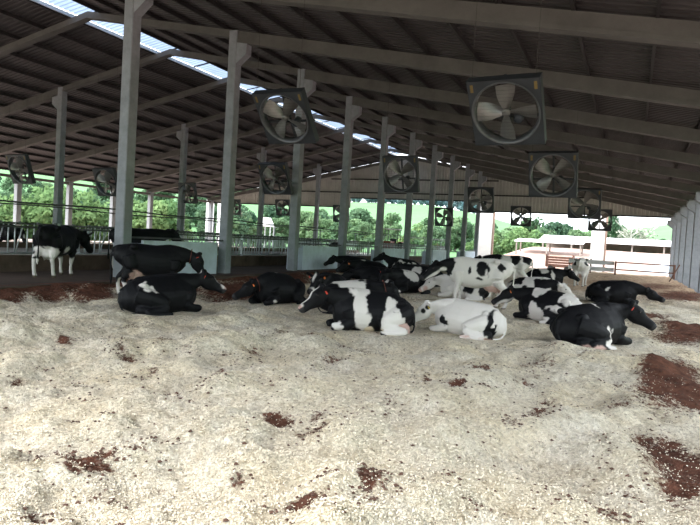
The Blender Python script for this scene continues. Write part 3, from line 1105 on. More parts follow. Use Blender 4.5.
def cow_geometry(p):
    """p: dict with pose; returns (MB body, MB ears, head frame)"""
    mb = MB(); ears = MB()
    s = p.get('side', 1)
    D = math.radians
    if p['pose'] == 'stand':
        body = [(-.90, 1.22, .10, .10), (-.82, 1.17, .20, .21), (-.66, 1.12, .275, .29), (-.48, 1.07, .30, .345), (-.22, 1.00, .335, .40), (.06, .965, .355, .425),
                (.32, .98, .335, .41), (.54, 1.02, .28, .375), (.70, 1.05, .215, .31), (.84, 1.07, .12, .20)]
        loft(mb, [((x, 0, z), w, h) for x, z, w, h in body], n=24, ex=2.35, pk=.30)
        # hip hooks, spine
        for sy in (-1, 1):
            ball(mb, (-.47, .24 * sy, 1.33), (.10, .08, .07))
        loft(mb, [((-.86, 0, 1.30), .05, .06), ((-.4, 0, 1.36), .10, .06), ((.1, 0, 1.33), .12, .06), ((.45, 0, 1.36), .10, .07), ((.65, 0, 1.32), .08, .06)], n=10)
        st = p.get('step', .06)
        for sy in (-1, 1):
            d = st * sy
            limb(mb, [((.56, .20 * sy, 1.0), .17), ((.55, .22 * sy, .78), .115), ((.54 + d * .4, .20 * sy, .60), .078), ((.55 + d * .8, .19 * sy, .42), .062), ((.54 + d, .19 * sy, .28), .043),
                      ((.54 + d, .19 * sy, .15), .047), ((.57 + d, .19 * sy, .09), .052), ((.60 + d, .19 * sy, 0.0), .066)])
            d = -st * sy * 1.4
            limb(mb, [((-.58, .17 * sy, 1.08), .21), ((-.52, .21 * sy, .86), .185), ((-.58 + d * .3, .20 * sy, .68), .12), ((-.73 + d * .7, .18 * sy, .52), .073), ((-.72 + d, .18 * sy, .38), .052),
                      ((-.69 + d, .18 * sy, .17), .050), ((-.66 + d, .18 * sy, .09), .055), ((-.62 + d, .18 * sy, 0.0), .068)])
        ball(mb, (-.42, 0, .63), (.27, .19, .17))
        for sx in (-.52, -.33):
            for sy in (-.08, .08):
                limb(mb, [((sx, sy, .52), .028), ((sx, sy, .44), .02)], 8)
        limb(mb, [((-.86, 0, 1.30), .05), ((-.97, 0, 1.22), .036), ((-.99, 0, .95), .026), ((-.975, .02, .62), .024), ((-.97, .03, .50), .045), ((-.965, .03, .34), .02)], 8)
        nb = np.array([.60, 0, 1.16]); nw, nh = .20, .27
    else:
        lean = .05 * s
        body = [(-.86, .36, .12, .13), (-.78, .345, .25, .24), (-.62, .36, .37, .33), (-.42, .375, .43, .385), (-.15, .39, .465, .415), (.12, .40, .455, .425),
                (.36, .41, .40, .42), (.55, .41, .325, .39), (.70, .41, .245, .32), (.83, .40, .14, .22)]
        loft(mb, [((x, lean * (1 - abs(x)), z), w, h) for x, z, w, h in body], n=24, ex=2.25, pk=.50)
        loft(mb, [((-.84, 0, .46), .06, .06), ((-.45, -lean, .72), .12, .06), ((0, -lean, .77), .15, .06), ((.4, -lean, .795), .11, .07), ((.62, 0, .76), .09, .06)], n=10)
        ball(mb, (-.50, .30 * s, .60), (.12, .09, .08)); ball(mb, (-.50, -.26 * s, .64), (.11, .08, .07))
        # upper hind leg, folded beside the belly
        limb(mb, [((-.58, .26 * s, .42), .23), ((-.36, .42 * s, .34), .20), ((-.10, .52 * s, .24), .14), ((-.24, .57 * s, .13), .10), ((-.52, .60 * s, .09), .07), ((-.40, .66 * s, .06), .05), ((-.10, .66 * s, .05), .05), ((.0, .66 * s, .04), .06)])
        # lower hind leg peeks out under the belly
        limb(mb, [((-.55, -.28 * s, .35), .2), ((-.25, -.40 * s, .20), .15), ((-.45, -.42 * s, .09), .07)])
        for sy in (-1, 1):
            if p.get('reach', 0) == sy:
                limb(mb, [((.55, .24 * sy, .40), .17), ((.58, .27 * sy, .20), .11), ((.82, .27 * sy, .15), .068), ((1.02, .27 * sy, .09), .048), ((1.14, .27 * sy, .06), .052), ((1.22, .27 * sy, .04), .058)])
            else:
                limb(mb, [((.55, .24 * sy, .42), .17), ((.50, .29 * sy, .20), .12), ((.70, .27 * sy, .12), .085), ((.86, .24 * sy, .10), .075), ((.76, .20 * sy, .05), .055), ((.52, .18 * sy, .04), .05)])
        ball(mb, (-.46, .40 * s, .12), (.22, .17, .13))
        limb(mb, [((-.82, 0, .46), .045), ((-.87, .02 * s, .34), .03), ((-.87, .08 * s, .16), .022), ((-.80, .22 * s, .05), .022), ((-.70, .34 * s, .04), .03), ((-.62, .40 * s, .03), .018)], 8)
        nb = np.array([.56, 0, .60]); nw, nh = .22, .27
    # neck and head
    ny_, np_ = D(p.get('nyaw', 0)), D(p.get('npitch', 25))
    L = p.get('nlen', .62)
    d0 = rotdir(ny_ * .35, np_ * .6 + D(4)); d1 = rotdir(ny_, np_)
    n0 = nb - np.array([.14, 0, 0])
    n1 = nb + d0 * L * .48
    n2 = nb + d0 * L * .45 + d1 * L * .55
    loft(mb, [(n0, nw, nh), ((n0 + n1) / 2, nw * .88, nh * .90), (n1, nw * .66, nh * .74), ((n1 + n2) / 2, .10, .165), (n2, .095, .125)], n=16, ex=2.0)
    hy, hp = ny_ + D(p.get('hyaw', 0)), D(p.get('hpitch', -25))
    hd = rotdir(hy, hp)
    hs = np.array([-math.sin(hy), math.cos(hy), 0])
    hu = np.cross(hd, hs)
    roll = D(p.get('hroll', 0))
    hs, hu = hs * math.cos(roll) + hu * math.sin(roll), hu * math.cos(roll) - hs * math.sin(roll)
    O = n2 + hu * .05 + d1 * .02
    sec = [(-.08, -.01, .075, .070), (-.03, -.005, .115, .115), (.06, -.045, .135, .160), (.15, -.078, .135, .185), (.23, -.092, .112, .165), (.31, -.094, .086, .125), (.40, -.088, .080, .102), (.48, -.088, .100, .100), (.55, -.094, .098, .090), (.60, -.100, .070, .062)]
    loft(mb, [(O + hd * a + hu * u_, w, h) for a, u_, w, h in sec], up=hu, n=16, ex=2.4)
    ball(mb, O - hd * .05 + hu * .09, (.07, .07, .05), 10)
    for sy in (-1, 1):   # eye ridges
        ball(mb, O + hd * .15 + hu * .02 + hs * sy * .10, (.05, .04, .04), 10)
    for sy in (-1, 1):   # ears: flattened leaves
        e0 = O + hd * .015 + hs * sy * .095 + hu * .02
        dr = hs * sy * .93 - hd * .26 + hu * .14
        dr = dr / np.linalg.norm(dr)
        st = []
        for t, w in ((-.03, .025), (.04, .05), (.11, .078), (.18, .074), (.24, .048), (.28, .014)):
            st.append((e0 + dr * t, w if True else w, .016 if t < .18 else .01))
        loft(ears, st, up=np.cross(dr, hu) * -1 if False else hd * .35 + hu * .0 + np.cross(hd, dr) * sy * .0 + hd * .65, n=10, ex=2.0)
    fr = dict(O=O, hd=hd, hs=hs, hu=hu, n1=n1, n2=n2, d1=d1)
    return mb, ears, fr


BLACK = np.array([.005, .005, .0065]); WHITE = np.array([.62, .58, .555]); PINK = np.array([.46, .31, .27]); CREAM = np.array([.66, .55, .42])


def cow(name, label, u, v, ang, p, base='black', patches=(), tags=(), collar=None, voxel=.022, sc=.95, sink=.03, pos=None, group='dairy cows'):
    """(u,v): pixel of the ground point under the body; ang: 0 = faces image right, 90 = away"""
    mb, ears, fr = cow_geometry(p)
    me = mb.mesh('tmp', MT['hide'])
    ob = bpy.data.objects.new('tmp', me)
    link(ob)
    r = ob.modifiers.new('r', 'REMESH'); r.mode = 'VOXEL'; r.voxel_size = voxel; r.adaptivity = 0
    sm_ = ob.modifiers.new('s', 'SMOOTH'); sm_.factor = .5; sm_.iterations = 3 if voxel < .025 else 2
    dg = bpy.context.evaluated_depsgraph_get()
    me2 = bpy.data.meshes.new_from_object(ob.evaluated_get(dg))
    bpy.data.objects.remove(ob); bpy.data.meshes.remove(me)
    n = len(me2.vertices)
    co = np.empty(n * 3); me2.vertices.foreach_get('co', co); co = co.reshape(-1, 3)
    # append ears
    bm = bmesh.new(); bm.from_mesh(me2)
    ev = [bm.verts.new(q) for q in ears.v]
    for q in ears.f:
        try: bm.faces.new([ev[i] for i in q])
        except ValueError: pass
    bm.normal_update(); bm.to_mesh(me2); bm.free()
    nv = len(me2.vertices)
    co = np.empty(nv * 3); me2.vertices.foreach_get('co', co); co = co.reshape(-1, 3)
    sd = (hash(label) & 0) + sum(ord(c) for c in label) % 97
    w1 = fbm(co[:, 0] + co[:, 2] * .6, co[:, 1] + co[:, 2] * .8, 4.5, 3, sd)
    w2 = fbm(co[:, 0] * 1.1 - co[:, 2] * .5, co[:, 1] - co[:, 2], 5.0, 3, sd + 11)
    cw = np.stack([co[:, 0] + .26 * w1, co[:, 1] + .14 * w2, co[:, 2] + .26 * w2], -1)
    wht = np.full(nv, 1.0 if base == 'white' else 0.0)
    hx = (co - fr['O']) @ fr['hd']; hyy = (co - fr['O']) @ fr['hs']; hz = (co - fr['O']) @ fr['hu']
    head_zone = (hx > -.12) & (hx < .66) & (abs(hyy) < .42) & (abs(hz) < .30)
    pink = np.zeros(nv); cream = np.zeros(nv)
    for q in patches:
        kind = q[0]
        if kind in ('w', 'b', 'p', 'c'):
            c, rr = np.array(q[1]), np.array(q[2])
            if len(q) > 3 and q[3] == 'head':
                d = np.linalg.norm((np.stack([hx, hyy, hz], -1) + .15 * np.stack([w1, w2, w1], -1) * .3 - c) / rr, axis=1)
            else:
                d = np.linalg.norm((cw - c) / rr, axis=1)
            e = voxel * .55 / rr.min()
            k = np.clip((1 + e - d) / (2 * e), 0, 1)
            if kind == 'w': wht = np.maximum(wht, k); pink *= 1 - k
            elif kind == 'b': wht = np.minimum(wht, 1 - k); pink *= 1 - k; cream *= 1 - k
            elif kind == 'p': pink = np.maximum(pink, k)
            else: cream = np.maximum(cream, k)
        elif kind == 'headblack': wht = np.where(head_zone, 0, wht)
        elif kind == 'headwhite': wht = np.where(head_zone, 1, wht)
        elif kind == 'legswhite':
            wht = np.maximum(wht, np.clip((q[1] - cw[:, 2]) / .05, 0, 1))
        elif kind == 'udder':
            if p['pose'] == 'stand': d = np.linalg.norm((co - np.array([-.42, 0, .54])) / np.array([.31, .23, .19]), axis=1)
            else: d = np.linalg.norm((co - np.array([-.46, .44 * p.get('side', 1), .10])) / np.array([.27, .20, .15]), axis=1)
            k = np.clip((1.05 - d) / .1, 0, 1)
            pink = np.maximum(pink, k)
    colr = BLACK[None] * (1 - wht[:, None]) + WHITE[None] * wht[:, None]
    colr = colr * (1 - cream[:, None]) + CREAM[None] * cream[:, None]
    colr = colr * (1 - pink[:, None]) + PINK[None] * pink[:, None]
    nose = np.clip((hx - .51) / .03, 0, 1) * head_zone
    nc = np.where(wht[:, None] > .5, PINK[None], np.array([[.03, .028, .03]]))
    colr = colr * (1 - nose[:, None]) + nc * nose[:, None]
    # dirt on hooves
    if p['pose'] == 'stand':
        hf = np.clip((.07 - co[:, 2]) / .02, 0, 1)[:, None]
        colr = colr * (1 - hf) + np.array([[.10, .075, .055]]) * hf
    ca = me2.attributes.new('coat', 'FLOAT_COLOR', 'POINT')
    ca.data.foreach_set('color', np.concatenate([colr, np.ones((nv, 1))], 1).astype(np.float32).ravel())
    me2.polygons.foreach_set('use_smooth', [True] * len(me2.polygons))
    me2.materials.clear(); me2.materials.append(MT['hide'])
    me2.name = 'body'
    if pos is None:
        g = ground(u, v)
        for _ in range(6):
            if -12.6 < g[0] < 3.2: g = ground(u, v, .5 * (g[2] + float(bed_low(g[0], g[1]))))
        P = (g[0], g[1])
        loc_az = YAW - math.atan((u - 350) / FPX)
    else:
        P = pos; loc_az = 0
    inbed = -12.5 < P[0] < 3.5 and 1.5 < P[1] < 52
    z = (float(bed_low(P[0], P[1])) if inbed else 0.0) - sink
    if inbed: COW_SPOTS.append((P[0], P[1], z + sink))
    t = thing('dairy_cow', label, 'cow', (P[0], P[1], z), loc_az + math.radians(ang), group)
    t.scale = (sc, sc, sc)
    o = bpy.data.objects.new('body', me2); link(o, t)
    O, hd, hs, hu = fr['O'], fr['hd'], fr['hs'], fr['hu']
    for sy in (-1, 1):
        c = O + hd * .165 + hu * .01 + hs * sy * .130
        e = MB(); ball(e, (0, 0, 0), (.021, .021, .021), 10)
        q = e.build('eye', MT['eye'], t, True); q.location = c
    for side, colr_ in tags:
        dr = hs * side * .93 - hd * .26 + hu * .14
        dr = dr / np.linalg.norm(dr)
        c = O + hd * .015 + hs * side * .095 + dr * .15 + hd * .03 - hu * .02
        e = MB()
        # small rounded plate hanging from the ear, facing forwards
        a, bq, cc = dr * .026, hu * .036, hd * .005
        prf = [(-.5, 1), (.5, 1), (1, .3), (1, -1), (-1, -1), (-1, .3)]
        vv = [c + a * i + bq * (j - .4) + cc for i, j in prf] + [c + a * i + bq * (j - .4) - cc + cc * .2 for i, j in prf]
        ff = [tuple(range(6)), tuple(range(11, 5, -1))] + [(i, 6 + i, 6 + (i + 1) % 6, (i + 1) % 6) for i in range(6)]
        e.add(vv, ff)
        e.build('ear_tag', MT[colr_], t)
    if collar:
        mid = fr['n1'] * .45 + fr['n2'] * .55
        ax = fr['d1']; sdv = np.cross(np.array([0, 0, 1.0]), ax); sdv /= np.linalg.norm(sdv); uv_ = np.cross(ax, sdv)
        e = MB()
        pts = [mid + sdv * .152 * math.cos(a) + uv_ * .20 * math.sin(a) for a in np.linspace(0, math.tau, 25)]
        e.tube(pts, .009, 6)
        e.build('collar', MT[collar], t, True)
    return t


W, Bk = 'w', 'b'
V5 = min(np.arange(268, 280, .1), key=lambda q: abs(ground(137, q)[0] + 15.5))
# --- left side
cow('c', 'black cow standing by the first column with a pink udder', 150, 297, 6,
    dict(pose='stand', nyaw=-8, npitch=-8, hpitch=-62, step=.05, nlen=.50), 'black', [('udder',), (W, (-.70, 0, .25), (.22, .4, .22)), ('p', (-.45, -.1, .62), (.2, .25, .14))], [(-1, 'tagred')], 'collar', .022)
cow('c', 'black cow lying in front of the standing black cow, white patch on its hip', 158, 311, 26,
    dict(pose='lie', side=-1, nyaw=-20, npitch=24, hyaw=-4, hpitch=-26, nlen=.46), 'black',
    [(W, (-.47, -.36, .58), (.10, .16, .17)), (W, (-.34, -.42, .50), (.08, .14, .10)), (W, (.25, .0, .05), (.42, .05, .07), 'head'), (W, (.52, 0, .0), (.09, .12, .08), 'head'), (W, (.02, .18, -.02), (.05, .09, .06), 'head')], [(-1, 'tagred')], None, .02)
cow('c', 'black cow with white hind legs standing at the feed fence on the left', 56, 276, 64,
    dict(pose='stand', nyaw=-20, npitch=-6, hpitch=-50, step=.10), 'black', [('legswhite', .56), ('udder',), (W, (-.1, -.33, .74), (.10, .2, .12)), (W, (-.62, 0, .60), (.26, .4, .24)), (Bk, (.5, 0, .9), (.3, .4, .38)), (W, (.35, 0, -.02), (.1, .05, .1), 'head')], [], None, .028, 1.02, .0)
cow('c', 'black cow standing at the feed fence behind the first column', 137, V5, 26,
    dict(pose='stand', nyaw=6, npitch=12, hpitch=-30, step=.03), 'black', [(W, (-.66, 0, .35), (.25, .4, .45)), (W, (.52, .2, -.05), (.08, .4, .02), 'head')], [], None, .03, 1.05, .0)
# --- middle left
cow('c', 'black cow lying with its head down and an orange ear tag', 277, 302, 236,
    dict(pose='lie', side=1, nyaw=-30, npitch=-18, hyaw=-14, hpitch=-30, nlen=.40), 'black', [(W, (.62, .3, .05), (.10, .12, .06)), (W, (.10, -.02, .80), (.03, .03, .06))], [(1, 'tagorange'), (-1, 'tagorange')], 'collar', .022)
cow('c', 'black cow with white forehead lying just behind the big patched cow', 331, 299.5, 245,
    dict(pose='lie', side=1, nyaw=0, npitch=14, hpitch=-38, nlen=.42), 'black', [(W, (.1, 0, .06), (.16, .045, .1), 'head'), (W, (.46, 0, -.06), (.07, .12, .06), 'head'), (W, (.80, -.2, .08), (.16, .14, .08))], [(1, 'tagorange'), (-1, 'tagred')], None, .022)
cow('c', 'large black and white patched cow lying with head raised to the left', 372, 329, 194,
    dict(pose='lie', side=1, nyaw=10, npitch=17, hyaw=0, hpitch=-33, nlen=.50), 'black',
    [(W, (.33, .30, .45), (.14, .35, .42)), (W, (.30, -.1, .82), (.24, .5, .14)), (W, (-.26, .50, .18), (.32, .5, .28)), (W, (-.30, .36, .55), (.12, .25, .22)), (Bk, (.05, .36, .38), (.20, .34, .36)), (Bk, (-.58, .30, .42), (.26, .36, .30)),
     (W, (.73, .26, .08), (.10, .16, .12)), ('udder',), (W, (.25, 0, .05), (.42, .045, .07), 'head'), (W, (.54, .03, -.03), (.07, .06, .05), 'head'), ('c', (.12, .46, .06), (.22, .2, .10)), (W, (-.6, .58, .03), (.10, .1, .06))],
    [(1, 'tagred')], None, .019)
cow('c', 'white backed cow with a black head lying behind the big patched cow', 351, 312, 14,
    dict(pose='lie', side=-1, nyaw=-8, npitch=16, hyaw=-14, hpitch=-44, nlen=.36), 'black', [(W, (-.05, -.05, .65), (.42, .5, .30)), (Bk, (.62, 0, .6), (.2, .5, .5))], [], 'collar', .024)
cow('c', 'white cow with a few round black spots lying on the bedding', 469, 334, 162,
    dict(pose='lie', side=1, nyaw=22, npitch=-6, hyaw=6, hpitch=-36, nlen=.46), 'white',
    [(Bk, (-.62, .30, .34), (.09, .40, .42)), (Bk, (.52, .34, .33), (.115, .2, .115)), (Bk, (.15, .12, -.03), (.062, .06, .07), 'head'), (Bk, (.02, .17, -.01), (.06, .14, .06), 'head'), ('p', (.50, 0, -.08), (.08, .1, .08), 'head'), ('p', (-.1, .5, .02), (.6, .2, .05))],
    [(1, 'tagyellow')], None, .018, .82)
# --- centre, standing pair
cow('c', 'white standing cow with black neck and black side patches', 476, 306.5, 184,
    dict(pose='stand', nyaw=14, npitch=-10, hyaw=6, hpitch=-36, step=.07, nlen=.55), 'white',
    [(Bk, (.86, .0, 1.16), (.26, .4, .33)), ('headblack',), (Bk, (-.10, .34, 1.18), (.17, .24, .22)), (Bk, (-.27, .33, 1.10), (.05, .2, .16)), (Bk, (.28, .36, 1.05), (.06, .2, .13)), (Bk, (-.62, .28, 1.20), (.10, .2, .13)), (Bk, (.02, .38, .86), (.10, .2, .05)), ('udder',),
     (W, (.3, .11, -.16), (.34, .07, .05), 'head'), (W, (-.05, .1, -.2), (.12, .1, .08), 'head')], [], None, .022, 1.02)
cow('c', 'white cow lying behind the legs of the standing white cow', 464, 298, 182,
    dict(pose='lie', side=1, nyaw=10, npitch=-8, hyaw=4, hpitch=-34, nlen=.52), 'white', [(Bk, (-.1, .40, .42), (.17, .35, .26)), (Bk, (-.62, .2, .40), (.24, .5, .4)), ('p', (.4, 0, -.1), (.2, .1, .1), 'head')], [], None, .026)
cow('c', 'black and white cow standing at the back of the group, rump to the right', 507, 287, 176,
    dict(pose='stand', nyaw=0, npitch=-4, hpitch=-20, step=.05), 'white', [(Bk, (-.76, 0, 1.28), (.20, .5, .22)), (Bk, (-.28, .1, 1.25), (.24, .5, .25)), (Bk, (.55, 0, 1.3), (.3, .5, .2)), ('headblack',), (Bk, (.95, 0, 1.25), (.2, .4, .3))], [], None, .028)
# --- right
cow('c', 'black and white cow lying with head to the left and an orange ear tag', 550, 321, 158,
    dict(pose='lie', side=1, nyaw=16, npitch=8, hyaw=8, hpitch=-30, nlen=.50, reach=0), 'black',
    [(W, (.28, .0, .82), (.22, .5, .16)), (W, (.12, .5, .16), (.36, .4, .24)), (W, (.30, .45, .36), (.12, .3, .22)), (W, (-.52, .1, .66), (.20, .5, .22)), (W, (-.35, .45, .42), (.30, .2, .09)), (W, (-.72, .1, .35), (.2, .5, .3)), (Bk, (-.02, .34, .58), (.26, .3, .17)), (Bk, (-.35, .55, .22), (.26, .25, .13)), ('udder',), (W, (.32, 0, -.19), (.34, .12, .07), 'head')], [(1, 'tagorange')], None, .02)
cow('c', 'large black cow lying in the right foreground facing right', 588, 343, 46,
    dict(pose='lie', side=-1, nyaw=-22, npitch=20, hyaw=-22, hpitch=-32, nlen=.44), 'black',
    [(W, (.0, -.55, .16), (.17, .3, .26)), ('p', (-.42, -.58, .04), (.27, .2, .08)), (W, (.05, .05, .84), (.035, .22, .05))], [(-1, 'tagred')], None, .02)
cow('c', 'black cow lying flat with head lowered, near the right columns', 611, 302, 356,
    dict(pose='lie', side=-1, nyaw=-8, npitch=-14, hyaw=0, hpitch=-20, nlen=.62), 'black', [(W, (-.1, -.42, .52), (.05, .1, .10))], [], None, .024)
cow('c', 'grey white and black cow lying with its muzzle down, middle of the right group', 530, 299, 345,
    dict(pose='lie', side=-1, nyaw=-10, npitch=-10, hyaw=0, hpitch=-32, nlen=.55), 'white', [(Bk, (.48, -.15, .62), (.34, .4, .24)), (Bk, (-.45, -.1, .66), (.28, .5, .2)), (Bk, (-.1, -.4, .5), (.08, .2, .1)), (Bk, (-.2, -.44, .3), (.07, .2, .09)), (Bk, (.85, 0, .6), (.18, .4, .3))], [], None, .026)
cow('c', 'black cow with white shoulder stripe lying at the back, face to the right', 544, 285, 2,
    dict(pose='lie', side=-1, nyaw=-4, npitch=12, hpitch=-32, nlen=.5), 'black', [(W, (-.05, 0, .72), (.2, .5, .2)), (W, (.35, -.3, .45), (.08, .3, .3)), (W, (.22, .05, .03), (.14, .05, .08), 'head')], [], None, .03)
cow('c', 'white cow with black patches standing with its rump to the camera', 580, 286, 84,
    dict(pose='stand', nyaw=18, npitch=5, hpitch=-30, step=.04), 'white', [(Bk, (-.78, .24, 1.2), (.3, .12, .18)), (Bk, (-.6, -.3, 1.22), (.3, .14, .18)), (Bk, (.9, 0, 1.2), (.3, .5, .4)), ('udder',)], [], None, .03)
# --- black group in the middle
cow('c', 'leftmost black cow of the resting group, lying beside the fourth column', 356, 272.5, 200,
    dict(pose='lie', side=1, nyaw=0, npitch=6, hpitch=-30), 'black', [(W, (.5, .3, .05), (.06, .1, .05))], [], None, .03)
cow('c', 'black cow lying second from the left in the resting group', 370, 278.5, 207,
    dict(pose='lie', side=1, nyaw=4, npitch=2, hpitch=-28), 'black', [(W, (.4, .0, .8), (.12, .1, .1))], [(1, 'tagorange')], None, .03)
cow('c', 'black cow with a white flank patch low on its side, in the resting group', 381, 288, 188,
    dict(pose='lie', side=1, nyaw=-4, npitch=-12, hpitch=-22), 'black', [(W, (-.05, .5, .22), (.22, .3, .16))], [], None, .026)
cow('c', 'black cow at the back of the resting group, head highest', 404, 274.5, 172,
    dict(pose='lie', side=1, nyaw=0, npitch=34, hpitch=-22), 'black', [(W, (.1, .25, .6), (.2, .3, .13)), (W, (-.45, .25, .55), (.2, .3, .14)), (W, (.45, .3, .45), (.1, .3, .12))], [], None, .026)
cow('c', 'black cow with a white shoulder lying in front of the resting group', 407, 292, 232,
    dict(pose='lie', side=1, nyaw=-10, npitch=10, hyaw=0, hpitch=-42), 'black', [(W, (.10, .15, .66), (.30, .5, .24)), (W, (.8, .1, .06), (.14, .3, .06))], [(-1, 'tagred')], None, .024)
cow('c', 'black cow with pale patches lying right of the resting group, near the standing white cow', 424, 285, 160,
    dict(pose='lie', side=1, nyaw=0, npitch=14, hpitch=-30), 'black', [(W, (.2, .3, .6), (.2, .3, .24)), (W, (-.3, .3, .5), (.13, .3, .25)), (W, (.2, 0, .06), (.3, .05, .1), 'head')], [], None, .026)
# --- behind
cow('c', 'black cow standing in the alley behind the fourth column', 0, 0, 128,
    dict(pose='stand', nyaw=0, npitch=0, hpitch=-40), 'black', [(W, (-.6, 0, .4), (.3, .4, .3)), (W, (-.8, -.1, .8), (.12, .3, .3))], [], None, .034, pos=(-14.9, 30.2))
cow('c', 'dark cow feeding through the far fence at the left edge', 0, 0, 0,
    dict(pose='stand', nyaw=0, npitch=-14, hpitch=-55), 'black', [(W, (.3, 0, .0), (.1, .05, .1), 'head')], [], None, .036, pos=(-27.55, 19.6))
cow('c', 'dark cow feeding through the far fence, next to the left edge one', 0, 0, -6,
    dict(pose='stand', nyaw=6, npitch=-14, hpitch=-55), 'black', [(W, (-.1, -.3, .9), (.3, .3, .3))], [], None, .036, pos=(-27.5, 22.3))
cow('c', 'dark cow feeding through the far fence behind the centre columns', 0, 0, 4,
    dict(pose='stand', nyaw=0, npitch=-10, hpitch=-50), 'black', [(W, (.5, 0, .9), (.2, .4, .2))], [], None, .04, pos=(-28.0, 51.0))


build_bedding()
build_flakes()

# ---------------------------------------------------------------- gate at the far right
t = thing('rail_gate', 'rusty two rail gate at the far right end of the bedding', 'gate', (-1.05, 52.5, -.05))
for xx_ in (0, 4.15):
    mb = MB(); mb.box(xx_ - .07, xx_ + .07, -.07, .07, 0, 1.12, .01); mb.build('gate_post', MT['rust'], t)
for zz in (.42, 1.0):
    mb = MB(); mb.box(.06, 4.1, -.035, .035, zz, zz + .10); mb.build('rail', MT['rust'], t)
t = thing('board_barrier', 'pale barrier of two wide boards left of the rusty gate', 'barrier', (-3.0, 52.7, -.05))
for zz in (.25, .78):
    mb = MB(); mb.box(-1.6, 1.85, -.03, .03, zz, zz + .32, .01); mb.build('board', MT['board'], t)
for xx_ in (-1.5, 0.1):
    mb = MB(); mb.box(xx_ - .05, xx_ + .05, .03, .12, 0, 1.2); mb.build('stake', MT['rust'], t)
mb = MB(); mb.tube([(2.4, 45.0, 0), (2.95, 45.2, 1.15)], .04, 8)
tag(mb.build('iron_bar', MT['rust'], smooth=True), 'rusty iron bar leaning beside the right columns', 'bar')


def bank_z(x, y):
    e = smooth01(-20, -12, x) * smooth01(24, 17, x)
    return -.62 + e * (2.75 * smooth01(62, 90, y) - 2.75 * smooth01(95, 103, y)) + .15 * e * fbm(np.asarray(x, float), np.asarray(y, float), .5, 3, 91) * smooth01(62, 68, y)


gx, gy = np.meshgrid(np.linspace(-20, 24, 60), np.linspace(61, 103.5, 60))
gz = bank_z(gx, gy) + .004
gi = np.arange(3600).reshape(60, 60)
bf = np.stack([gi[:-1, :-1], gi[:-1, 1:], gi[1:, 1:], gi[1:, :-1]], -1).reshape(-1, 4).tolist()
tag(mesh_obj('floor', np.stack([gx, gy, gz], -1).reshape(-1, 3), bf, MT['redsoil'], smooth=True), 'pinkish bare soil bank rising behind the gate', 'ground', kind='structure')

# ---------------------------------------------------------------- things in the yard
t = thing('low_shed', 'long low shed with a white roof across the red soil yard', 'shed', (0, 92, .35))
mb = MB(); mb.add([(-12, -2.2, 2.75), (16, -2.2, 2.75), (16, 2.5, 3.55), (-12, 2.5, 3.55), (-12, -2.2, 2.85), (16, -2.2, 2.85), (16, 2.5, 3.65), (-12, 2.5, 3.65)],
                  [(3, 2, 1, 0), (4, 5, 6, 7), (0, 1, 5, 4), (1, 2, 6, 5), (2, 3, 7, 6), (3, 0, 4, 7)]); mb.build('roof', MT['shedroof'], t)
mb = MB(); mb.box(-11.5, 15.5, 2.0, 2.2, 0, 3.4); mb.build('back_wall', MT['shedwall'], t)
for xx_ in np.linspace(-11.5, 15.5, 8):
    mb = MB(); mb.box(xx_ - .1, xx_ + .1, -1.9, -1.7, 0, 2.8); mb.build('post', MT['shedwall'], t)
t = thing('low_shed', 'small white roofed shelter behind the standing rump cow', 'shed', (-9.5, 80, .1))
mb = MB(); mb.add([(-4, -1.8, 2.5), (4.2, -1.8, 2.5), (4.2, 1.8, 2.85), (-4, 1.8, 2.85), (-4, -1.8, 2.6), (4.2, -1.8, 2.6), (4.2, 1.8, 2.95), (-4, 1.8, 2.95)],
                  [(3, 2, 1, 0), (4, 5, 6, 7), (0, 1, 5, 4), (1, 2, 6, 5), (2, 3, 7, 6), (3, 0, 4, 7)]); mb.build('roof', MT['shedroof'], t)
for xx_ in (-3.7, 0, 3.9):
    for yy in (-1.6, 1.6):
        mb = MB(); mb.box(xx_ - .08, xx_ + .08, yy - .08, yy + .08, 0, 2.6); mb.build('post', MT['shedwall'], t)
t = thing('wooden_cart', 'brown slatted cart standing outside behind the cows', 'cart', (-6.6, 66, float(bank_z(-6.6, 66))))
for j in range(4):
    mb = MB(); mb.box(-1.3, 1.3, -.8, -.74, .55 + .26 * j, .77 + .26 * j); mb.build('plank', MT['rust'], t)
mb = MB(); mb.box(-1.3, 1.3, -.8, .8, .45, .55); mb.build('bed', MT['rust'], t)
for sx in (-1, 1):
    mb = MB(); mb.box(sx * 1.3 - .05, sx * 1.3 + .05, -.82, .8, .5, 1.75); mb.build('end_frame', MT['rust'], t)
    mb = MB(); mb.tube([(sx * .8, -.95, .3), (sx * .8, -.8, .3)], .3, 18); mb.build('wheel', MT['tyre'], t)
    mb = MB(); mb.tube([(sx * .8, .8, .3), (sx * .8, .95, .3)], .3, 18); mb.build('wheel', MT['tyre'], t)
for (x_, y_, sx, lab) in ((4.0, 72, 3.2, 'crumpled blue grey tarp lying in the yard beyond the gate'),):
    n = 14
    v = []; f = []
    for i in range(n):
        for j in range(8):
            a, b_ = i / (n - 1) * 2 - 1, j / 7 * 2 - 1
            v.append((x_ + a * sx, y_ + b_ * 1.6, float(bank_z(x_ + a * sx, y_ + b_ * 1.6)) + max(0, .75 * (1 - a * a) * (1 - b_ * b_) + .35 * float(fbm(np.array(a * 3.), np.array(b_ * 3.), 1.3, 2, 5)) * (1 - a * a) * (1 - b_ * b_))))
    for i in range(n - 1):
        for j in range(7): f.append((i * 8 + j, (i + 1) * 8 + j, (i + 1) * 8 + j + 1, i * 8 + j + 1))
    tag(mesh_obj('tarp_heap', v, f, MT['tarp'], smooth=True), lab, 'tarp')

# tractor on the feed table
t = thing('tractor', 'dark red tractor with a flat canopy beyond the feed fence', 'tractor', (-20.4, 53.0, .22), math.radians(8))


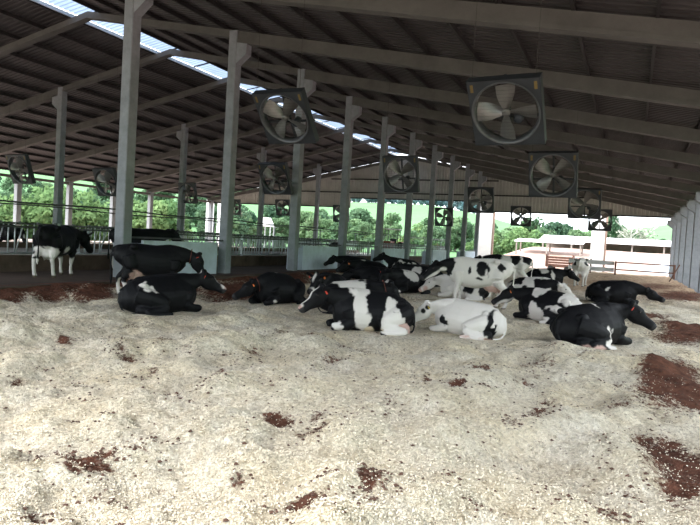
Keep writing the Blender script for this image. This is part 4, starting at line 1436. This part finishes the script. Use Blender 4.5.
def wheel(c, r, w):
    mb = MB()
    mb.tube([(c[0] - w / 2, c[1], c[2]), (c[0] - w / 2 * .8, c[1], c[2]), (c[0] + w / 2 * .8, c[1], c[2]), (c[0] + w / 2, c[1], c[2])], [r * .85, r, r, r * .85], 22)
    o_ = mb.build('wheel', MT['tyre'], t, True)
    mb = MB(); mb.tube([(c[0] - w / 2 - .02, c[1], c[2]), (c[0] + w / 2 + .02, c[1], c[2])], r * .5, 16); mb.build('rim', MT['galv'], o_)


for sx in (-1, 1):
    wheel((sx * .75, .8, .70), .70, .42); wheel((sx * .70, -1.1, .45), .45, .28)
    mb = MB(); mb.box(sx * .75 - .25, sx * .75 + .25, .1, 1.4, 1.32, 1.40, .03); mb.build('fender', MT['tractorred'], t)
mb = MB(); mb.box(-.33, .33, -1.7, .1, .65, 1.40, .06); mb.build('hood', MT['tractorred'], t)
mb = MB(); mb.box(-.3, .3, .1, 1.2, .55, 1.0); mb.build('chassis', MT['motor'], t)
mb = MB(); mb.box(-.28, .28, .55, 1.0, 1.0, 1.2, .04); mb.box(-.28, .28, .95, 1.1, 1.0, 1.65, .03); mb.build('seat', MT['motor'], t)
mb = MB(); mb.tube([(0, .15, 1.4), (0, .35, 1.55)], .02); mb.tube([(.2 * math.cos(a), .36 + .06 * math.sin(a), 1.56 + .15 * math.sin(a)) for a in np.linspace(0, math.tau, 13)], .018, 6); mb.build('steering_wheel', MT['motor'], t)
for sx in (-.6, .6):
    for yy in (.0, 1.25):
        mb = MB(); mb.box(sx - .025, sx + .025, yy - .025, yy + .025, 1.0, 2.5); mb.build('canopy_post', MT['motor'], t)
mb = MB(); mb.box(-.75, .75, -.2, 1.45, 2.5, 2.58, .1); mb.build('canopy', MT['shedroof'], t)
mb = MB(); mb.tube([(.2, -1.0, 1.35), (.2, -1.0, 2.0)], .04); mb.build('exhaust', MT['motor'], t)

# white hopper outside, seen between the second and third columns
hp = at_depth(269, 222, 78)
t = thing('white_hopper', 'small white tapered hopper on legs beyond the feed fences', 'hopper', (hp[0], hp[1], -.65))
z0 = hp[2] + .65 - .6
mb = MB(); mb.add([(-.9, -.5, z0), (.6, -.5, z0), (.6, .5, z0), (-.9, .5, z0), (-.7, -.4, z0 + 1.15), (.0, -.4, z0 + 1.15), (.0, .4, z0 + 1.15), (-.7, .4, z0 + 1.15)],
                  [(3, 2, 1, 0), (4, 5, 6, 7), (0, 1, 5, 4), (1, 2, 6, 5), (2, 3, 7, 6), (3, 0, 4, 7)]); mb.build('tank', MT['white'], t)
for sx, sy in ((-.8, -.4), (.5, -.4), (.5, .4), (-.8, .4)):
    mb = MB(); mb.tube([(sx, sy, 0), (sx, sy, z0 + .02)], .06); mb.build('leg', MT['galv'], t)


# ---------------------------------------------------------------- trees
def crown_mesh(name, material, h, w, n, seed, leaf=.42, low=.15, blobs=14):
    r = np.random.default_rng(seed)
    cs = []
    for i in range(blobs):
        a = r.random() * math.tau; q = r.random() ** .5
        zz = low + (1 - low) * r.random()
        ww = math.sin(min(1, max(.05, (zz - low * .4) / (1 - low * .4))) * math.pi * .86 + .25)
        cs.append(((w * .62 * q * math.cos(a) * max(.25, ww)), (w * .62 * q * math.sin(a) * max(.25, ww)), h * (.06 + .86 * zz), (.24 + .16 * r.random()) * w))
    k = r.integers(0, blobs, n)
    c = np.array(cs)[k]
    d = r.normal(size=(n, 3)); d /= np.linalg.norm(d, axis=1)[:, None]
    rad = c[:, 3] * (.72 + .34 * r.random(n))
    p = c[:, :3] + d * rad[:, None] * np.array([1, 1, .85])
    p[:, 2] = np.maximum(p[:, 2], .05)
    nrm = d + .7 * r.normal(size=(n, 3)); nrm /= np.linalg.norm(nrm, axis=1)[:, None]
    a = np.cross(nrm, r.normal(size=(n, 3))); a /= np.linalg.norm(a, axis=1)[:, None]
    b = np.cross(nrm, a)
    s = leaf * (.55 + .8 * r.random(n))[:, None]
    v = np.stack([p - a * s, p + b * s * .55, p + a * s, p - b * s * .55], 1).reshape(-1, 3)
    me = bpy.data.meshes.new(name)
    me.vertices.add(len(v)); me.vertices.foreach_set('co', v.ravel())
    me.loops.add(4 * n); me.loops.foreach_set('vertex_index', np.arange(4 * n))
    me.polygons.add(n); me.polygons.foreach_set('loop_start', np.arange(0, 4 * n, 4)); me.polygons.foreach_set('loop_total', np.full(n, 4))
    me.update(); me.materials.append(material)
    return me


def trunk_mesh(h, w, material, seed, branches=5):
    r = random.Random(seed)
    mb = MB()
    mb.tube([(0, 0, -.6), (.05 * w, 0, h * .3), (.02 * w, .04 * w, h * .6), (0, 0, h * .88)], [.035 * h, .026 * h, .016 * h, .005 * h], 7)
    for i in range(branches):
        a = r.random() * math.tau; z = h * (.25 + .5 * r.random()); l = w * (.4 + .4 * r.random())
        p1 = (math.cos(a) * l * .5, math.sin(a) * l * .5, z + l * .35); p2 = (math.cos(a + .3) * l, math.sin(a + .3) * l, z + l * .8)
        mb.tube([(0, 0, z), p1, p2], [.012 * h, .008 * h, .003 * h], 5)
        for q in range(3):
            a2 = a + r.uniform(-1, 1)
            mb.tube([p1, (p1[0] + math.cos(a2) * l * .5, p1[1] + math.sin(a2) * l * .5, p1[2] + l * r.uniform(.1, .6))], [.006 * h, .002 * h], 4)
    return mb.mesh('trunk', material)


KINDS = {
    'a': [(crown_mesh('crown', MT['leaf_a'], 8, 4.2, 1700, 10 + i), trunk_mesh(7, 3, MT['bark'], i)) for i in range(3)],
    'b': [(crown_mesh('crown', MT['leaf_b'], 9, 4.6, 1700, 20 + i), trunk_mesh(8, 3, MT['bark'], i + 5)) for i in range(3)],
    'c': [(crown_mesh('crown', MT['leaf_c'], 5, 3.6, 1500, 30 + i, .34, .02), trunk_mesh(4, 2, MT['bark'], i + 9)) for i in range(2)],
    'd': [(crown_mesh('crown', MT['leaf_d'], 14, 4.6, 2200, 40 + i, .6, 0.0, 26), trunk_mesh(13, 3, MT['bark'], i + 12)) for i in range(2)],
    'e': [(crown_mesh('crown', MT['leaf_e'], 8, 4.6, 330, 50, .26, .25), trunk_mesh(8.6, 4.2, MT['palebark'], 33, 16))],
}
LAB = {
    'a': ('leafy_tree', 'mid green leafy tree in the woodland beyond the %s'),
    'b': ('dark_tree', 'dark green dense tree in the woodland beyond the %s'),
    'c': ('low_shrub', 'low yellow green shrub growing just outside the %s'),
    'd': ('hazed_tree', 'tall tree tinted blue for haze on the distant wooded hill beyond the %s'),
    'e': ('bare_tree', 'pale grey nearly bare tree beyond the %s'),
}


def tree(kind, x, y, s, where, rot=None):
    nm, lab = LAB[kind]
    cm, tm = random.choice(KINDS[kind])
    z = float(terrain_h(x, y))
    t = thing(nm, lab % where, 'shrub' if kind == 'c' else 'tree', (x, y, z), random.random() * 6.28, nm.replace('_', ' ') + 's beyond the ' + where)
    t.scale = (s, s, s * random.uniform(.9, 1.15))
    inst('crown', cm, t)
    inst('trunk', tm, t)


def world_at(u, dist):
    rel = math.atan((u - 350) / FPX)
    az = rel - YAW
    return dist * math.sin(az), dist * math.cos(az)


# left: woodland on the slope, seen under the left eave
for i in range(62):
    u = -60 + 300 * (i + random.random()) / 62
    d = random.choice([92, 104, 118, 134, 150]) + random.uniform(-6, 6)
    x, y = world_at(u, d)
    tree(random.choice('aabba'), x, y, random.uniform(.62, .92) * d / 115 * (.72 if u < 72 else 1.0), 'left side')
for i in range(26):
    u = -40 + 270 * (i + random.random()) / 26
    if 182 < u < 240: continue
    d = random.uniform(74, 84)
    x, y = world_at(u, d)
    tree('c', x, y, random.uniform(.7, 1.05), 'left side')
# beyond the centre
for i in range(54):
    u = 225 + 265 * (i + random.random()) / 54
    d = random.uniform(98, 150)
    x, y = world_at(u, d)
    tree(random.choice('aabac'), x, y, random.uniform(.52, .80) * d / 115, 'centre opening')
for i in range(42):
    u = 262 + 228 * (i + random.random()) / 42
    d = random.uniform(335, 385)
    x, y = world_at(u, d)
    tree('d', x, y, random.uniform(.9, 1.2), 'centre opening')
# right of the pillar
for (u, d, k, s) in [(498, 112, 'a', .95), (508, 128, 'a', 1.1), (520, 116, 'c', 1.6), (530, 140, 'a', 1.25), (541, 118, 'b', .95), (552, 124, 'b', 1.15), (563, 130, 'b', 1.1), (572, 116, 'a', .95), (583, 120, 'a', .95),
                     (592, 126, 'a', 1.0), (604, 150, 'b', 1.3), (613, 160, 'b', 1.3), (622, 140, 'b', .85), (628, 118, 'e', .98), (642, 122, 'e', .85), (636, 160, 'b', 1.0), (650, 150, 'a', .8), (660, 156, 'b', .85), (668, 148, 'b', .8), (676, 140, 'b', .75), (690, 142, 'b', .75), (705, 150, 'a', .8),
                     (515, 105, 'c', 1.2), (535, 108, 'c', 1.3), (556, 110, 'c', 1.2), (578, 112, 'c', 1.2), (490, 106, 'c', 1.2), (655, 118, 'a', .55), (645, 132, 'b', .8), (665, 128, 'b', .6)]:
    x, y = world_at(u, d)
    tree(k, x, y, s * (.9 if k == 'e' else .76 if u < 638 else .58), 'right opening')
